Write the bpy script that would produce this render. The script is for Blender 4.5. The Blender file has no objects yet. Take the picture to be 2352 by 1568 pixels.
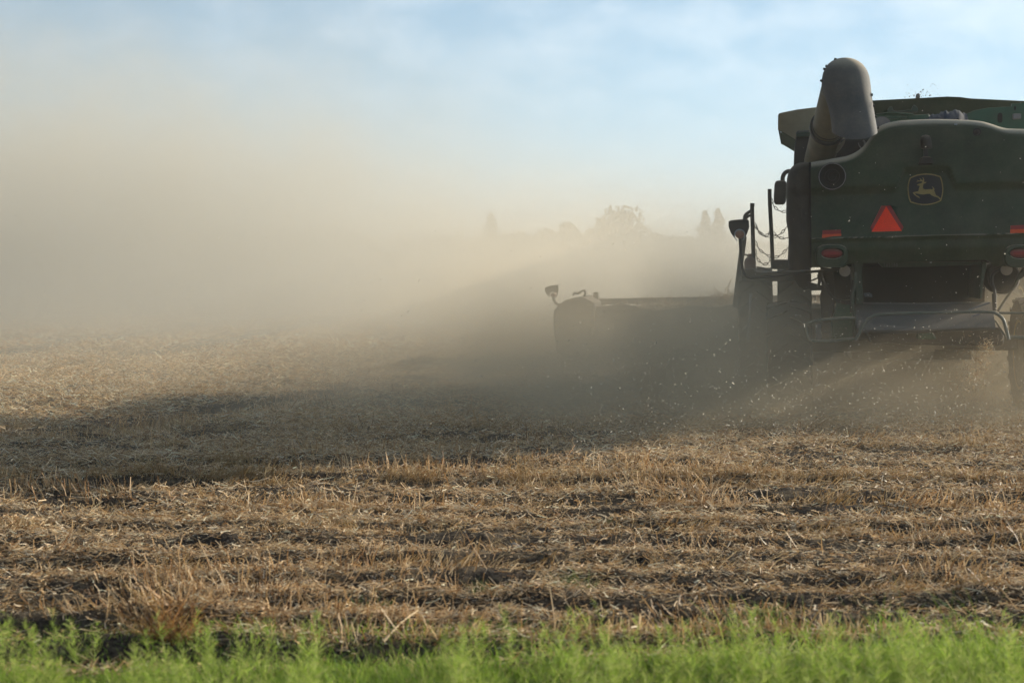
import bpy, math, random
import numpy as np
from mathutils import Vector, Matrix, noise as mnoise
R = math.radians
rng = np.random.default_rng(7)
random.seed(7)
sc = bpy.context.scene
col = sc.collection

# ------------------------------------------------------------------ camera
FPX, CXP, CYP = 3200.0, 1176.0, 784.0           # focal length / centre of the 2352 px wide photograph
CAMZ = 2.005
PITCH = math.atan(194 / FPX)
cd = bpy.data.cameras.new('camera')
cam = bpy.data.objects.new('camera', cd); col.objects.link(cam)
cam.location = (0, 0, CAMZ); cam.rotation_euler = (R(90) - PITCH, 0, 0)
cd.sensor_width = 36; cd.lens = 36 * FPX / 2352
cd.clip_start = 0.1; cd.clip_end = 6000
cd.dof.use_dof = True; cd.dof.focus_distance = 16.5; cd.dof.aperture_fstop = 2.5
sc.camera = cam

# ------------------------------------------------------------------ light
SUN_TO = Vector((0.90, 0.436, 0)).normalized()    # horizontal direction towards the sun
SUN_EL = R(17)
sun_dir = Vector((SUN_TO.x * math.cos(SUN_EL), SUN_TO.y * math.cos(SUN_EL), math.sin(SUN_EL)))
ld = bpy.data.lights.new('sun', 'SUN'); ld.energy = 5.0; ld.angle = R(0.8); ld.color = (1.0, 0.905, 0.75)
so = bpy.data.objects.new('sun', ld); col.objects.link(so)
so.rotation_euler = sun_dir.to_track_quat('Z', 'Y').to_euler()
sc.view_settings.view_transform = 'Standard'; sc.view_settings.look = 'None'
sc.view_settings.exposure = 0.75; sc.view_settings.gamma = 1
sc.cycles.max_bounces = 6; sc.cycles.diffuse_bounces = 3; sc.cycles.glossy_bounces = 2
sc.cycles.transmission_bounces = 3; sc.cycles.volume_bounces = 2; sc.cycles.transparent_max_bounces = 8
sc.cycles.use_adaptive_sampling = True; sc.cycles.adaptive_threshold = 0.035; sc.cycles.adaptive_min_samples = 20
sc.cycles.volume_step_rate = 1.0; sc.cycles.volume_max_steps = 256

# ------------------------------------------------------------------ node helpers
class V:
    """a socket with arithmetic"""
    def __init__(s, nt, k): s.nt, s.k = nt, k
    def _m(s, op, *a, clamp=False):
        n = s.nt.nodes.new('ShaderNodeMath'); n.operation = op; n.use_clamp = clamp
        for i, v in enumerate((s,) + a):
            if isinstance(v, V): s.nt.links.new(v.k, n.inputs[i])
            else: n.inputs[i].default_value = v
        return V(s.nt, n.outputs[0])
    def __add__(s, o): return s._m('ADD', o)
    __radd__ = __add__
    def __sub__(s, o): return s._m('SUBTRACT', o)
    def __rsub__(s, o): return (s * -1.0) + o
    def __mul__(s, o): return s._m('MULTIPLY', o)
    __rmul__ = __mul__
    def __truediv__(s, o): return s._m('DIVIDE', o)
    def exp(s): return s._m('EXPONENT')
    def sq(s): return s * s
    def sqrt(s): return s._m('SQRT')
    def mx(s, o): return s._m('MAXIMUM', o)
    def mn(s, o): return s._m('MINIMUM', o)
    def ab(s): return s._m('ABSOLUTE')
    def smooth(s, a, b):
        n = s.nt.nodes.new('ShaderNodeMapRange'); n.interpolation_type = 'SMOOTHSTEP'
        s.nt.links.new(s.k, n.inputs[0]); n.inputs[1].default_value = a; n.inputs[2].default_value = b
        return V(s.nt, n.outputs[0])
def noise_v(nt, vec, scale, detail=2.0, rough=0.5, out=0, dist=0.0):
    n = nt.nodes.new('ShaderNodeTexNoise'); n.inputs['Scale'].default_value = scale
    n.inputs['Detail'].default_value = detail; n.inputs['Roughness'].default_value = rough
    n.inputs['Distortion'].default_value = dist
    if vec is not None: nt.links.new(vec, n.inputs['Vector'])
    return V(nt, n.outputs[out])
def mixc(nt, f, a, b, mode='MIX'):
    n = nt.nodes.new('ShaderNodeMix'); n.data_type = 'RGBA'; n.blend_type = mode
    for i, v in ((0, f), (6, a), (7, b)):
        if isinstance(v, V): nt.links.new(v.k, n.inputs[i])
        elif hasattr(v, 'links') or hasattr(v, 'is_linked'): nt.links.new(v, n.inputs[i])
        elif i == 0: n.inputs[0].default_value = v
        else: n.inputs[i].default_value = (*v, 1)
    return n.outputs[2]
def new_mat(name):
    m = bpy.data.materials.new(name); m.use_nodes = True
    return m, m.node_tree, m.node_tree.nodes['Principled BSDF']
def position(nt):
    g = nt.nodes.new('ShaderNodeNewGeometry'); return g
def simple(name, c, rough=0.6, metal=0.0, var=0.0, scale=6.0, dust=0.0, dustcol=(0.30, 0.24, 0.16), spec=0.4):
    """painted / rubber / metal surface with mottling and settled dust"""
    m, nt, b = new_mat(name)
    tc = nt.nodes.new('ShaderNodeTexCoord')
    base = None
    if var:
        n = noise_v(nt, tc.outputs['Object'], scale, 4, 0.6)
        base = mixc(nt, n.smooth(0.3, 0.7), [x * (1 - var) for x in c], [min(1, x * (1 + var)) for x in c])
    if dust:
        g = position(nt); sx = nt.nodes.new('ShaderNodeSeparateXYZ'); nt.links.new(g.outputs['Normal'], sx.inputs[0])
        up = V(nt, sx.outputs[2]).smooth(0.30, 0.9)
        n2 = noise_v(nt, tc.outputs['Object'], 2.3, 5, 0.65)
        n3 = noise_v(nt, tc.outputs['Object'], 38, 2, 0.6)
        f = (up * 0.75 + n2.smooth(0.35, 0.75) * (0.45 * dust) + n3.smooth(0.45, 0.8) * (0.18 * dust) + 0.12 * dust).mn(0.92)
        base = mixc(nt, f, base if base is not None else c, dustcol)
        rr = f * (0.95 - rough) + rough
        nt.links.new(rr.k, b.inputs['Roughness'])
    else:
        b.inputs['Roughness'].default_value = rough
    if base is None: b.inputs['Base Color'].default_value = (*c, 1)
    else: nt.links.new(base, b.inputs['Base Color'])
    b.inputs['Metallic'].default_value = metal
    b.inputs['Specular IOR Level'].default_value = spec
    return m

# ------------------------------------------------------------------ sky
w = bpy.data.worlds.new('World'); sc.world = w; w.use_nodes = True
nt = w.node_tree; nt.nodes.clear()
wo = nt.nodes.new('ShaderNodeOutputWorld'); bg = nt.nodes.new('ShaderNodeBackground')
sky = nt.nodes.new('ShaderNodeTexSky'); sky.sky_type = 'NISHITA'; sky.sun_disc = False
sky.sun_elevation = SUN_EL; sky.sun_rotation = math.atan2(SUN_TO.x, SUN_TO.y)
sky.air_density = 1.0; sky.dust_density = 0.15; sky.ozone_density = 3.0
tc = nt.nodes.new('ShaderNodeTexCoord')
sx = nt.nodes.new('ShaderNodeSeparateXYZ'); nt.links.new(tc.outputs['Generated'], sx.inputs[0])
dx, dy, dz = (V(nt, sx.outputs[i]) for i in range(3))
zz = dz.mx(0.0) + 0.45
cx = nt.nodes.new('ShaderNodeCombineXYZ')
nt.links.new((dx / zz).k, cx.inputs[0]); nt.links.new((dy / zz * 1.1).k, cx.inputs[1])
n1 = noise_v(nt, cx.outputs[0], 11.0, 5, 0.55, dist=0.2)
n2 = noise_v(nt, cx.outputs[0], 2.6, 3, 0.5)
sdot = (dx * SUN_TO.x + dy * SUN_TO.y) / (dx.sq() + dy.sq()).sqrt().mx(0.05)   # towards the sun's side of the sky
side = sdot.smooth(-0.15, 0.80)
back = sdot.smooth(-0.75, 0.10)
cl = (n1 * 0.80 + n2 * 0.35 + side * 0.12).smooth(0.46, 0.92) * 0.55 * dz.smooth(0.03, 0.20)
cloudc = mixc(nt, side, mixc(nt, back, (1.8, 1.85, 1.8), (4.9, 6.0, 7.1)), (8.3, 9.2, 9.6))
# thin veil: pale blue low down, brighter towards the sun's side
veil = mixc(nt, side, mixc(nt, back, (1.6, 1.65, 1.6), (3.4, 4.9, 6.1)), (5.2, 7.2, 8.7))
skyb = mixc(nt, (1.0 - dz.smooth(0.0, 0.34)) * 0.55 + 0.22, sky.outputs[0], veil)
skyc = mixc(nt, cl, skyb, cloudc)
nt.links.new(skyc, bg.inputs['Color']); bg.inputs['Strength'].default_value = 0.074
nt.links.new(bg.outputs[0], wo.inputs[0])

# ------------------------------------------------------------------ mesh helpers
class MB:
    def __init__(s): s.v, s.f = [], []
    def add(s, vs, fs):
        o = len(s.v); s.v += [tuple(p) for p in vs]; s.f += [tuple(i + o for i in f) for f in fs]; return s
    def box(s, c, d, rot=None):
        x, y, z = d[0] / 2, d[1] / 2, d[2] / 2
        vs = [Vector((sx * x, sy * y, sz * z)) for sx in (-1, 1) for sy in (-1, 1) for sz in (-1, 1)]
        if rot is not None: vs = [rot @ v for v in vs]
        vs = [v + Vector(c) for v in vs]
        return s.add(vs, [(0, 1, 3, 2), (4, 6, 7, 5), (0, 4, 5, 1), (2, 3, 7, 6), (0, 2, 6, 4), (1, 5, 7, 3)])
    def prism(s, poly, y0, y1):
        n = len(poly)
        vs = [(x, y0, z) for x, z in poly] + [(x, y1, z) for x, z in poly]
        fs = [tuple(range(n)), tuple(range(2 * n - 1, n - 1, -1))]
        fs += [((i + 1) % n, i, n + i, n + (i + 1) % n) for i in range(n)]
        return s.add(vs, fs)
    def tube(s, pts, r, n=8, sub=0):
        pts = [Vector(p) for p in pts]
        if sub and len(pts) > 2:                       # catmull-rom smoothing
            q = []
            for i in range(len(pts) - 1):
                p0, p1, p2, p3 = pts[max(i - 1, 0)], pts[i], pts[i + 1], pts[min(i + 2, len(pts) - 1)]
                for k in range(sub):
                    t = k / sub
                    q.append(0.5 * ((2 * p1) + (p2 - p0) * t + (2 * p0 - 5 * p1 + 4 * p2 - p3) * t * t + (3 * p1 - p0 - 3 * p2 + p3) * t ** 3))
            pts = q + [pts[-1]]
        rs = r if isinstance(r, (list, tuple)) else [r] * len(pts)
        vs, fs = [], []
        up = None
        for i, p in enumerate(pts):
            t = (pts[min(i + 1, len(pts) - 1)] - pts[max(i - 1, 0)]).normalized()
            if up is None:
                up = Vector((0, 0, 1)) if abs(t.z) < 0.9 else Vector((1, 0, 0))
            a = t.cross(up).normalized(); up = a.cross(t).normalized()
            for k in range(n):
                an = 2 * math.pi * k / n
                vs.append(p + (a * math.cos(an) + up * math.sin(an)) * rs[min(i, len(rs) - 1)])
        for i in range(len(pts) - 1):
            for k in range(n):
                fs.append((i * n + k, i * n + (k + 1) % n, (i + 1) * n + (k + 1) % n, (i + 1) * n + k))
        fs.append(tuple(range(n - 1, -1, -1))); fs.append(tuple(range((len(pts) - 1) * n, len(pts) * n)))
        return s.add(vs, fs)
    def lathe(s, prof, o, ax, n=32, close=False):
        """prof = [(radius, along)], about axis ax from o"""
        o = Vector(o); ax = Vector(ax).normalized()
        u = ax.cross(Vector((0, 0, 1)) if abs(ax.z) < 0.9 else Vector((1, 0, 0))).normalized(); v = ax.cross(u)
        vs, fs = [], []
        m = len(prof)
        for k in range(n):
            a = 2 * math.pi * k / n
            for r, h in prof: vs.append(o + ax * h + (u * math.cos(a) + v * math.sin(a)) * r)
        for k in range(n):
            k2 = (k + 1) % n
            for i in range(m - 1 if not close else m):
                j = (i + 1) % m
                fs.append((k * m + i, k2 * m + i, k2 * m + j, k * m + j))
        if not close:
            if prof[0][0] > 1e-4: fs.append(tuple(k * m for k in range(n))[::-1])
            if prof[-1][0] > 1e-4: fs.append(tuple(k * m + m - 1 for k in range(n)))
        return s.add(vs, fs)
    def grid(s, rows, closed=False):
        m = len(rows[0]); vs = [p for r in rows for p in r]; fs = []
        for i in range(len(rows) - 1):
            for k in range(m if closed else m - 1):
                fs.append((i * m + k, i * m + (k + 1) % m, (i + 1) * m + (k + 1) % m, (i + 1) * m + k))
        return s.add(vs, fs)
    def build(s, name, m, parent=None, bevel=0.0, smooth=40, loc=None):
        me = bpy.data.meshes.new(name); me.from_pydata(s.v, [], s.f); me.validate()
        me.materials.append(m)
        if smooth:
            me.polygons.foreach_set('use_smooth', [True] * len(me.polygons)); me.set_sharp_from_angle(angle=R(smooth))
        o = bpy.data.objects.new(name, me); col.objects.link(o)
        if parent: o.parent = parent
        if loc: o.location = loc
        if bevel:
            b = o.modifiers.new('bevel', 'BEVEL'); b.width = bevel; b.segments = 2; b.limit_method = 'ANGLE'
        return o
def tag(o, label=None, cat=None, group=None, kind=None):
    if label: o['label'] = label
    if cat: o['category'] = cat
    if group: o['group'] = group
    if kind: o['kind'] = kind
    return o
def empty(name, loc=(0, 0, 0), rot=(0, 0, 0)):
    o = bpy.data.objects.new(name, None); col.objects.link(o); o.location = loc; o.rotation_euler = rot; o.empty_display_size = 0.2
    return o
def np_mesh(name, verts, quads, m, colors=None, normals_smooth=False):
    """one big mesh from arrays (verts Nx3, quads Mx4, colors Nx3)"""
    me = bpy.data.meshes.new(name)
    nv, nf = len(verts), len(quads)
    me.vertices.add(nv); me.vertices.foreach_set('co', np.ascontiguousarray(verts, np.float32).ravel())
    me.loops.add(nf * 4); me.loops.foreach_set('vertex_index', np.ascontiguousarray(quads, np.int32).ravel())
    me.polygons.add(nf); me.polygons.foreach_set('loop_start', np.arange(nf, dtype=np.int32) * 4)
    me.polygons.foreach_set('loop_total', np.full(nf, 4, np.int32))
    if normals_smooth: me.polygons.foreach_set('use_smooth', np.ones(nf, bool))
    me.update(calc_edges=True)
    if colors is not None:
        at = me.color_attributes.new('tint', 'FLOAT_COLOR', 'POINT')
        c4 = np.ones((nv, 4), np.float32); c4[:, :3] = colors; at.data.foreach_set('color', c4.ravel())
    me.materials.append(m)
    o = bpy.data.objects.new(name, me); col.objects.link(o)
    return o

# ------------------------------------------------------------------ photograph pixel -> plane in a frame
def ray(px, py):
    a, b = (px - CXP) / FPX, (CYP - py) / FPX
    f = Vector((0, math.cos(PITCH), -math.sin(PITCH))); u = Vector((0, math.sin(PITCH), math.cos(PITCH)))
    return (f + Vector((1, 0, 0)) * a + u * b)
CAMP = Vector((0, 0, CAMZ))
def ground_pt(px, py, z=0.0):
    d = ray(px, py); t = (z - CAMZ) / d.z; return CAMP + d * t
def at_depth(px, py, D):
    d = ray(px, py); return CAMP + d * (D / d.y)

# ------------------------------------------------------------------ ground
ROWS = [6.95, 7.45, 7.95, 8.45, 9.0, 9.6, 10.2, 10.85, 11.5, 12.3, 13.2]
TRACKS = [((-7.3, 29.6), (-3.3, 64.0)), ((-10.5, 29.6), (-6.4, 64.0)), ((-15.8, 43.0), (-10.3, 61.0)), ((-4.4, 17.0), (1.0, 27.0))]
def fbm(x, y, s, seed):
    """cheap value noise on arrays"""
    out = np.zeros_like(x); amp = 1.0; tot = 0
    for o in range(4):
        X, Y = x * s + seed * 13.7 + o * 5.1, y * s + seed * 7.3 + o * 9.7
        xi, yi = np.floor(X), np.floor(Y); fx, fy = X - xi, Y - yi
        fx = fx * fx * (3 - 2 * fx); fy = fy * fy * (3 - 2 * fy)
        def h(a, b):
            v = np.sin(a * 127.1 + b * 311.7 + seed * 17.0) * 43758.5453; return v - np.floor(v)
        v = (h(xi, yi) * (1 - fx) + h(xi + 1, yi) * fx) * (1 - fy) + (h(xi, yi + 1) * (1 - fx) + h(xi + 1, yi + 1) * fx) * fy
        out += amp * v; tot += amp; amp *= 0.5; s *= 2.1
    return out / tot
def furrow(x, y):
    """0 on a ridge, 1 in a furrow: rows run along X, fading out beyond 15 m"""
    wob = (fbm(x, y * 0.3, 0.35, 3) - 0.5) * 0.22
    yy = y + wob
    f = np.zeros_like(x)
    for r in ROWS: f = np.maximum(f, np.exp(-((yy - r) / 0.125) ** 2) * (0.35 + 1.0 * fbm(x, y * 0 + r, 0.8, 5)))
    for (ax_, ay_), (bx_, by_) in TRACKS:
        ux, uy = bx_ - ax_, by_ - ay_; ln_ = math.hypot(ux, uy); ux /= ln_; uy /= ln_
        dd_ = np.abs((x - ax_) * uy - (y - ay_) * ux); al = (x - ax_) * ux + (y - ay_) * uy
        f = np.maximum(f, 0.85 * np.exp(-(dd_ / 0.42) ** 2) * np.clip(al / 3 + 1, 0, 1) * np.clip((ln_ * 1.5 - al) / 10, 0, 1))
    return np.clip(f, 0, 1)
def gz(x, y):
    x = np.asarray(x, float); y = np.asarray(y, float)
    near = np.exp(-np.clip((np.abs(y) - 10) / 14, 0, 20) ** 2)
    z = (fbm(x, y, 0.5, 1) - 0.5) * 0.16 + (fbm(x, y, 2.6, 2) - 0.5) * 0.10 * near + (fbm(x, y, 9.0, 4) - 0.5) * 0.055 * near
    z = z - furrow(x, y) * 0.12
    far = np.clip((np.abs(y) - 40) / 60, 0, 1)
    return z * (1 - 0.75 * far)
ys = np.concatenate([np.linspace(-30, 3, 12), np.linspace(3.6, 5.8, 12), np.arange(5.9, 16, 0.035), 16 * 1.012 ** np.arange(1, 110)])
y0 = ys[-1]; ys = np.concatenate([ys, np.geomspace(y0 * 1.03, 900, 90)])
us = np.linspace(-1, 1, 460)
hw = np.maximum(9.0, 0.55 * np.abs(ys) + 5.0)
gx = us[None, :] * hw[:, None]; gy = np.repeat(ys[:, None], len(us), 1)
gv = np.stack([gx, gy, gz(gx, gy)], -1).reshape(-1, 3)
nr, nc = gx.shape
ii = (np.arange(nr - 1)[:, None] * nc + np.arange(nc - 1)[None, :]).ravel()
gq = np.stack([ii, ii + 1, ii + nc + 1, ii + nc], 1)
m, nt, b = new_mat('soil')
g = position(nt); P = g.outputs['Position']
mp = nt.nodes.new('ShaderNodeMapping'); nt.links.new(P, mp.inputs['Vector']); mp.inputs['Scale'].default_value = (0.45, 1.0, 1.0)
na = noise_v(nt, P, 1.3, 6, 0.65); nb = noise_v(nt, P, 30, 5, 0.7); ncz = noise_v(nt, mp.outputs[0], 9, 6, 0.75)
soil = mixc(nt, nb.smooth(0.3, 0.7), (0.020, 0.016, 0.013), (0.080, 0.062, 0.046))
sxp = nt.nodes.new('ShaderNodeSeparateXYZ'); nt.links.new(P, sxp.inputs[0])
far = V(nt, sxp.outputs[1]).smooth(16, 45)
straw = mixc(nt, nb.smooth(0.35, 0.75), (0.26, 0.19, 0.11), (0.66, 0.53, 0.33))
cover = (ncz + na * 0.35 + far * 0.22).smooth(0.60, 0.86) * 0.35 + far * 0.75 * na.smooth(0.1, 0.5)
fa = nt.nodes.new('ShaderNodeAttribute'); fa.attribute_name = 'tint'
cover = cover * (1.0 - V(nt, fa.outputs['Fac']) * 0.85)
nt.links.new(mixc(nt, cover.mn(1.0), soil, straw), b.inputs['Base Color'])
b.inputs['Roughness'].default_value = 1.0; b.inputs['Specular IOR Level'].default_value = 0.1
bp = nt.nodes.new('ShaderNodeBump'); bp.inputs['Distance'].default_value = 0.05; bp.inputs['Strength'].default_value = 0.9
nt.links.new((nb + ncz).k, bp.inputs['Height']); nt.links.new(bp.outputs[0], b.inputs['Normal'])
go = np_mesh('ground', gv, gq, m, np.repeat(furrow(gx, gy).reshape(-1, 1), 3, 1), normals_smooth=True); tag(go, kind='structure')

# ------------------------------------------------------------------ straw, stubble, grass (stuff)
def leafy_mat(name, trans=0.35, rough=0.8):
    m, nt, b = new_mat(name)
    a = nt.nodes.new('ShaderNodeAttribute'); a.attribute_name = 'tint'
    nt.links.new(a.outputs['Color'], b.inputs['Base Color']); b.inputs['Roughness'].default_value = rough
    b.inputs['Specular IOR Level'].default_value = 0.25
    t = nt.nodes.new('ShaderNodeBsdfTranslucent'); nt.links.new(a.outputs['Color'], t.inputs['Color'])
    mx = nt.nodes.new('ShaderNodeMixShader'); mx.inputs[0].default_value = trans
    nt.links.new(b.outputs[0], mx.inputs[1]); nt.links.new(t.outputs[0], mx.inputs[2])
    nt.links.new(mx.outputs[0], nt.nodes['Material Output'].inputs[0])
    return m
def ribbons(base, dirs, length, width, bend, tint, segs=2, taper=0.6):
    """flat bent ribbons. base Nx3, dirs Nx3 unit, bend Nx3 (offset at tip), tint Nx3"""
    N = len(base)
    side = np.cross(dirs, rng.normal(size=(N, 3))); side /= np.linalg.norm(side, axis=1, keepdims=True) + 1e-9
    vs = np.zeros((N, segs + 1, 2, 3), np.float32)
    for k in range(segs + 1):
        t = k / segs
        c = base + dirs * (length * t)[:, None] + bend * (t * t)
        wk = (width * (1 - (1 - taper) * t))[:, None] * 0.5
        vs[:, k, 0] = c - side * wk; vs[:, k, 1] = c + side * wk
    i0 = (np.arange(N) * (segs + 1) * 2)[:, None] + (np.arange(segs) * 2)[None, :]
    q = np.stack([i0, i0 + 1, i0 + 3, i0 + 2], -1).reshape(-1, 4)
    cols = np.repeat(tint, (segs + 1) * 2, axis=0)
    return vs.reshape(-1, 3), q, cols
def join(parts):
    vs, qs, cs, o = [], [], [], 0
    for v, q, c in parts:
        vs.append(v); qs.append(q + o); cs.append(c); o += len(v)
    return np.concatenate(vs), np.concatenate(qs), np.concatenate(cs)
PAL = np.array([(0.62, 0.47, 0.29), (0.50, 0.34, 0.17), (0.36, 0.21, 0.09), (0.74, 0.62, 0.44), (0.24, 0.13, 0.055), (0.44, 0.31, 0.17)])
PALW = np.array([0.27, 0.22, 0.16, 0.16, 0.09, 0.10])
def straw_tint(n, dark=1.0):
    c = PAL[rng.choice(len(PAL), n, p=PALW)] * rng.uniform(0.75, 1.35, (n, 1)) * dark
    return np.clip(c, 0, 0.88)
def field_pts(n, d0, d1, extra=2.2, pow_=1.0):
    y = d0 + (d1 - d0) * rng.random(n) ** pow_
    x = (rng.random(n) * 2 - 1) * (0.385 * y + extra)
    return x, y
def litter(n, d0, d1, l0, l1, w0, w1, lift=0.03, tone=1.0):
    x, y = field_pts(int(n * 1.6), d0, d1)
    dens = fbm(x * 0.6, y, 1.6, 9) * 1.25 - furrow(x, y) * 0.75
    keep = rng.random(len(x)) < np.clip((dens - 0.22) * 2.1, 0.06, 1); x, y = x[keep][:n], y[keep][:n]
    n = len(x)
    L = rng.uniform(l0, l1, n) * rng.uniform(0.5, 1, n)
    az = rng.normal(0, 0.9, n) + np.where(rng.random(n) < 0.5, 0, math.pi); el = np.abs(rng.normal(0.05, 0.28, n))
    d = np.stack([np.cos(az) * np.cos(el), np.sin(az) * np.cos(el), np.sin(el)], 1)
    z = gz(x, y) + rng.random(n) ** 2 * lift + 0.004
    base = np.stack([x, y, z], 1) - d * (L * 0.35)[:, None] * np.array([1, 1, 0])
    bend = rng.normal(0, 0.18, (n, 3)) * L[:, None]
    return ribbons(base, d, L, rng.uniform(w0, w1, n), bend, np.clip(straw_tint(n, tone), 0, 0.85), 2, 0.8)
def stubble(n, d0, d1, h0, h1, w0, w1, clump=True):
    x, y = field_pts(n * 3, d0, d1)
    c = fbm(x * 0.8, y * 1.6, 1.1, 21); fr = furrow(x, y + 0.30)
    keep = rng.random(len(x)) < np.clip((c - 0.50) * 5.5, 0.0, 1) * (0.25 + fr) ; x, y = x[keep][:n], y[keep][:n]
    n = len(x)
    H = rng.uniform(h0, h1, n) * rng.uniform(0.35, 1, n)
    ln = fbm(x, y, 0.9, 33)
    tilt = rng.normal(0, 0.35, (n, 2)) + np.stack([(ln - 0.5) * 2.2, rng.normal(0, 0.1, n)], 1)
    d = np.stack([tilt[:, 0], tilt[:, 1], np.ones(n)], 1); d /= np.linalg.norm(d, axis=1, keepdims=True)
    base = np.stack([x, y, gz(x, y) - 0.01], 1)
    bend = rng.normal(0, 0.14, (n, 3)) * H[:, None]
    t = straw_tint(n, 0.9) * np.array([1.0, 0.90, 0.78])
    return ribbons(base, d, H, rng.uniform(w0, w1, n), bend, t, 2, 0.7)
sm = leafy_mat('dry_straw', 0.28, 0.5)
v, q, c = join([
    litter(62000, 6.6, 10.6, 0.03, 0.11, 0.003, 0.007, 0.05), litter(60000, 6.6, 11.5, 0.008, 0.035, 0.003, 0.007, 0.03), litter(60000, 11, 17, 0.012, 0.045, 0.004, 0.009, 0.03),
    litter(80000, 10.4, 17, 0.035, 0.13, 0.004, 0.009, 0.06),
    litter(150000, 16.5, 31, 0.05, 0.17, 0.005, 0.011, 0.08, 1.2),
    litter(150000, 30, 80, 0.10, 0.32, 0.011, 0.022, 0.09, 1.25)])
o = np_mesh('straw_litter', v, q, sm, c); tag(o, 'chopped pale straw littering the harvested bean field', 'straw', kind='stuff')
def tufts():
    bs, ds, Hs, ws, bn, ts = [], [], [], [], [], []
    for ry, cnt in ((7.3, 22), (7.85, 26), (8.35, 34), (8.95, 34), (9.5, 30), (10.1, 40), (10.75, 44), (11.4, 50), (12.2, 80), (12.55, 90), (13.3, 46), (14.6, 40), (16.2, 40)):
        for k in range(cnt):
            x0 = rng.uniform(-1, 1) * (0.385 * ry + 2)
            if fbm(np.array([x0]), np.array([ry * 3.0]), 0.55, 61)[0] < 0.42: continue
            m_ = int(rng.integers(25, 70)); lean = rng.normal(0.15, 0.45); tall = rng.uniform(0.11, 0.25)
            x = x0 + rng.normal(0, 0.13, m_); y = ry + rng.normal(0, 0.055, m_)
            bs.append(np.stack([x, y, gz(x, y) - 0.01], 1))
            d = np.stack([lean + rng.normal(0, 0.28, m_), rng.normal(-0.1, 0.25, m_), np.ones(m_)], 1); ds.append(d / np.linalg.norm(d, axis=1, keepdims=True))
            H = tall * rng.uniform(0.4, 1.0, m_); Hs.append(H); ws.append(rng.uniform(0.003, 0.008, m_))
            bn.append(np.stack([rng.normal(0.1 * np.sign(lean), 0.25, m_), rng.normal(0, 0.2, m_), -np.abs(rng.normal(0.12, 0.15, m_))], 1) * H[:, None])
            base_c = np.array([(0.42, 0.27, 0.11), (0.32, 0.19, 0.075), (0.56, 0.42, 0.23)])[rng.integers(0, 3, m_)]
            ts.append(base_c * rng.uniform(0.7, 1.15, (m_, 1)))
    return ribbons(np.concatenate(bs), np.concatenate(ds), np.concatenate(Hs), np.concatenate(ws), np.concatenate(bn), np.concatenate(ts), 2, 0.6)
v, q, c = join([tufts(),
    stubble(12000, 6.9, 11, 0.07, 0.21, 0.004, 0.009),
    stubble(26000, 10.8, 18, 0.08, 0.24, 0.0045, 0.010),
    stubble(16000, 17.5, 34, 0.10, 0.24, 0.008, 0.014)])
o = np_mesh('stubble', v, q, sm, c); tag(o, 'short upright reddish brown stubble stalks left in rows', 'stubble', kind='stuff')
# verge grass
def grass(n, d0, d1, h0, h1, w0, w1, pw=1.0):
    x, y = field_pts(n, d0, d1, 1.6, pw)
    lump = fbm(x, y * 0.4, 1.1, 41); big = fbm(x, y * 0.2, 0.35, 43)
    H = 0.66 * rng.uniform(h0, h1, n) * (0.05 + 1.4 * lump) * (0.60 + 0.8 * big)
    d = np.stack([rng.normal(0.0, 0.22, n) - 0.05, rng.normal(0, 0.22, n), np.ones(n)], 1); d /= np.linalg.norm(d, axis=1, keepdims=True)
    base = np.stack([x, y, gz(x, y) - 0.01], 1)
    bend = np.stack([rng.normal(-0.05, 0.35, n), rng.normal(0, 0.3, n), -np.abs(rng.normal(0.15, 0.15, n))], 1) * H[:, None]
    gp = np.array([(0.20, 0.31, 0.04), (0.27, 0.38, 0.05), (0.34, 0.41, 0.09), (0.13, 0.23, 0.035), (0.46, 0.40, 0.17)])
    t = gp[rng.choice(5, n, p=[0.3, 0.3, 0.2, 0.14, 0.06])] * rng.uniform(0.75, 1.25, (n, 1))
    return ribbons(base, d, H, rng.uniform(w0, w1, n), bend, t, 3, 0.15)
gm = leafy_mat('verge_grass_blade', 0.5, 0.6)
v, q, c = join([grass(80000, 5.0, 6.7, 0.16, 0.38, 0.003, 0.008), grass(9000, 6.6, 7.5, 0.10, 0.26, 0.004, 0.009, 1.8),
                grass(1500, 5.2, 6.9, 0.45, 0.62, 0.004, 0.008)])
# feathery seed heads rising out of the grass
def plumes(n, d0, d1, h0, h1, k):
    x, y = field_pts(n, d0, d1, 1.6)
    pat = fbm(x, y * 0.3, 0.7, 51); keep = pat > 0.50; x, y, pat = x[keep], y[keep], pat[keep]
    n = len(x); H = rng.uniform(h0, h1, n) * (0.55 + 0.9 * pat)
    i = np.repeat(np.arange(n), k); t = rng.uniform(0.35, 1.0, len(i))
    z0 = gz(x, y); sw = rng.normal(-0.06, 0.10, n)
    b0 = np.stack([x[i] + sw[i] * t * t * H[i], y[i] + rng.normal(0, 0.01, len(i)), z0[i] + t * H[i]], 1)
    az = rng.random(len(i)) * 6.283; up = rng.uniform(0.4, 1.3, len(i))
    d = np.stack([np.cos(az), np.sin(az), up], 1); d /= np.linalg.norm(d, axis=1, keepdims=True)
    Ls = (1.15 - t) * rng.uniform(0.05, 0.13, len(i)) + 0.012
    gp = np.array([(0.26, 0.37, 0.05), (0.34, 0.44, 0.08), (0.42, 0.44, 0.14)])
    tint = gp[rng.integers(0, 3, len(i))] * rng.uniform(0.8, 1.15, (len(i), 1))
    return ribbons(b0, d, Ls, rng.uniform(0.0015, 0.004, len(i)), rng.normal(0, 0.2, (len(i), 3)) * Ls[:, None], tint, 2, 0.4)
pl = plumes(1000, 5.2, 6.5, 0.14, 0.37, 60)
v, q, c = join([(v, q, c), pl])
o = np_mesh('grass', v, q, gm, c); tag(o, 'tall bright green grass along the near edge of the field', 'grass', kind='stuff')

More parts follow.
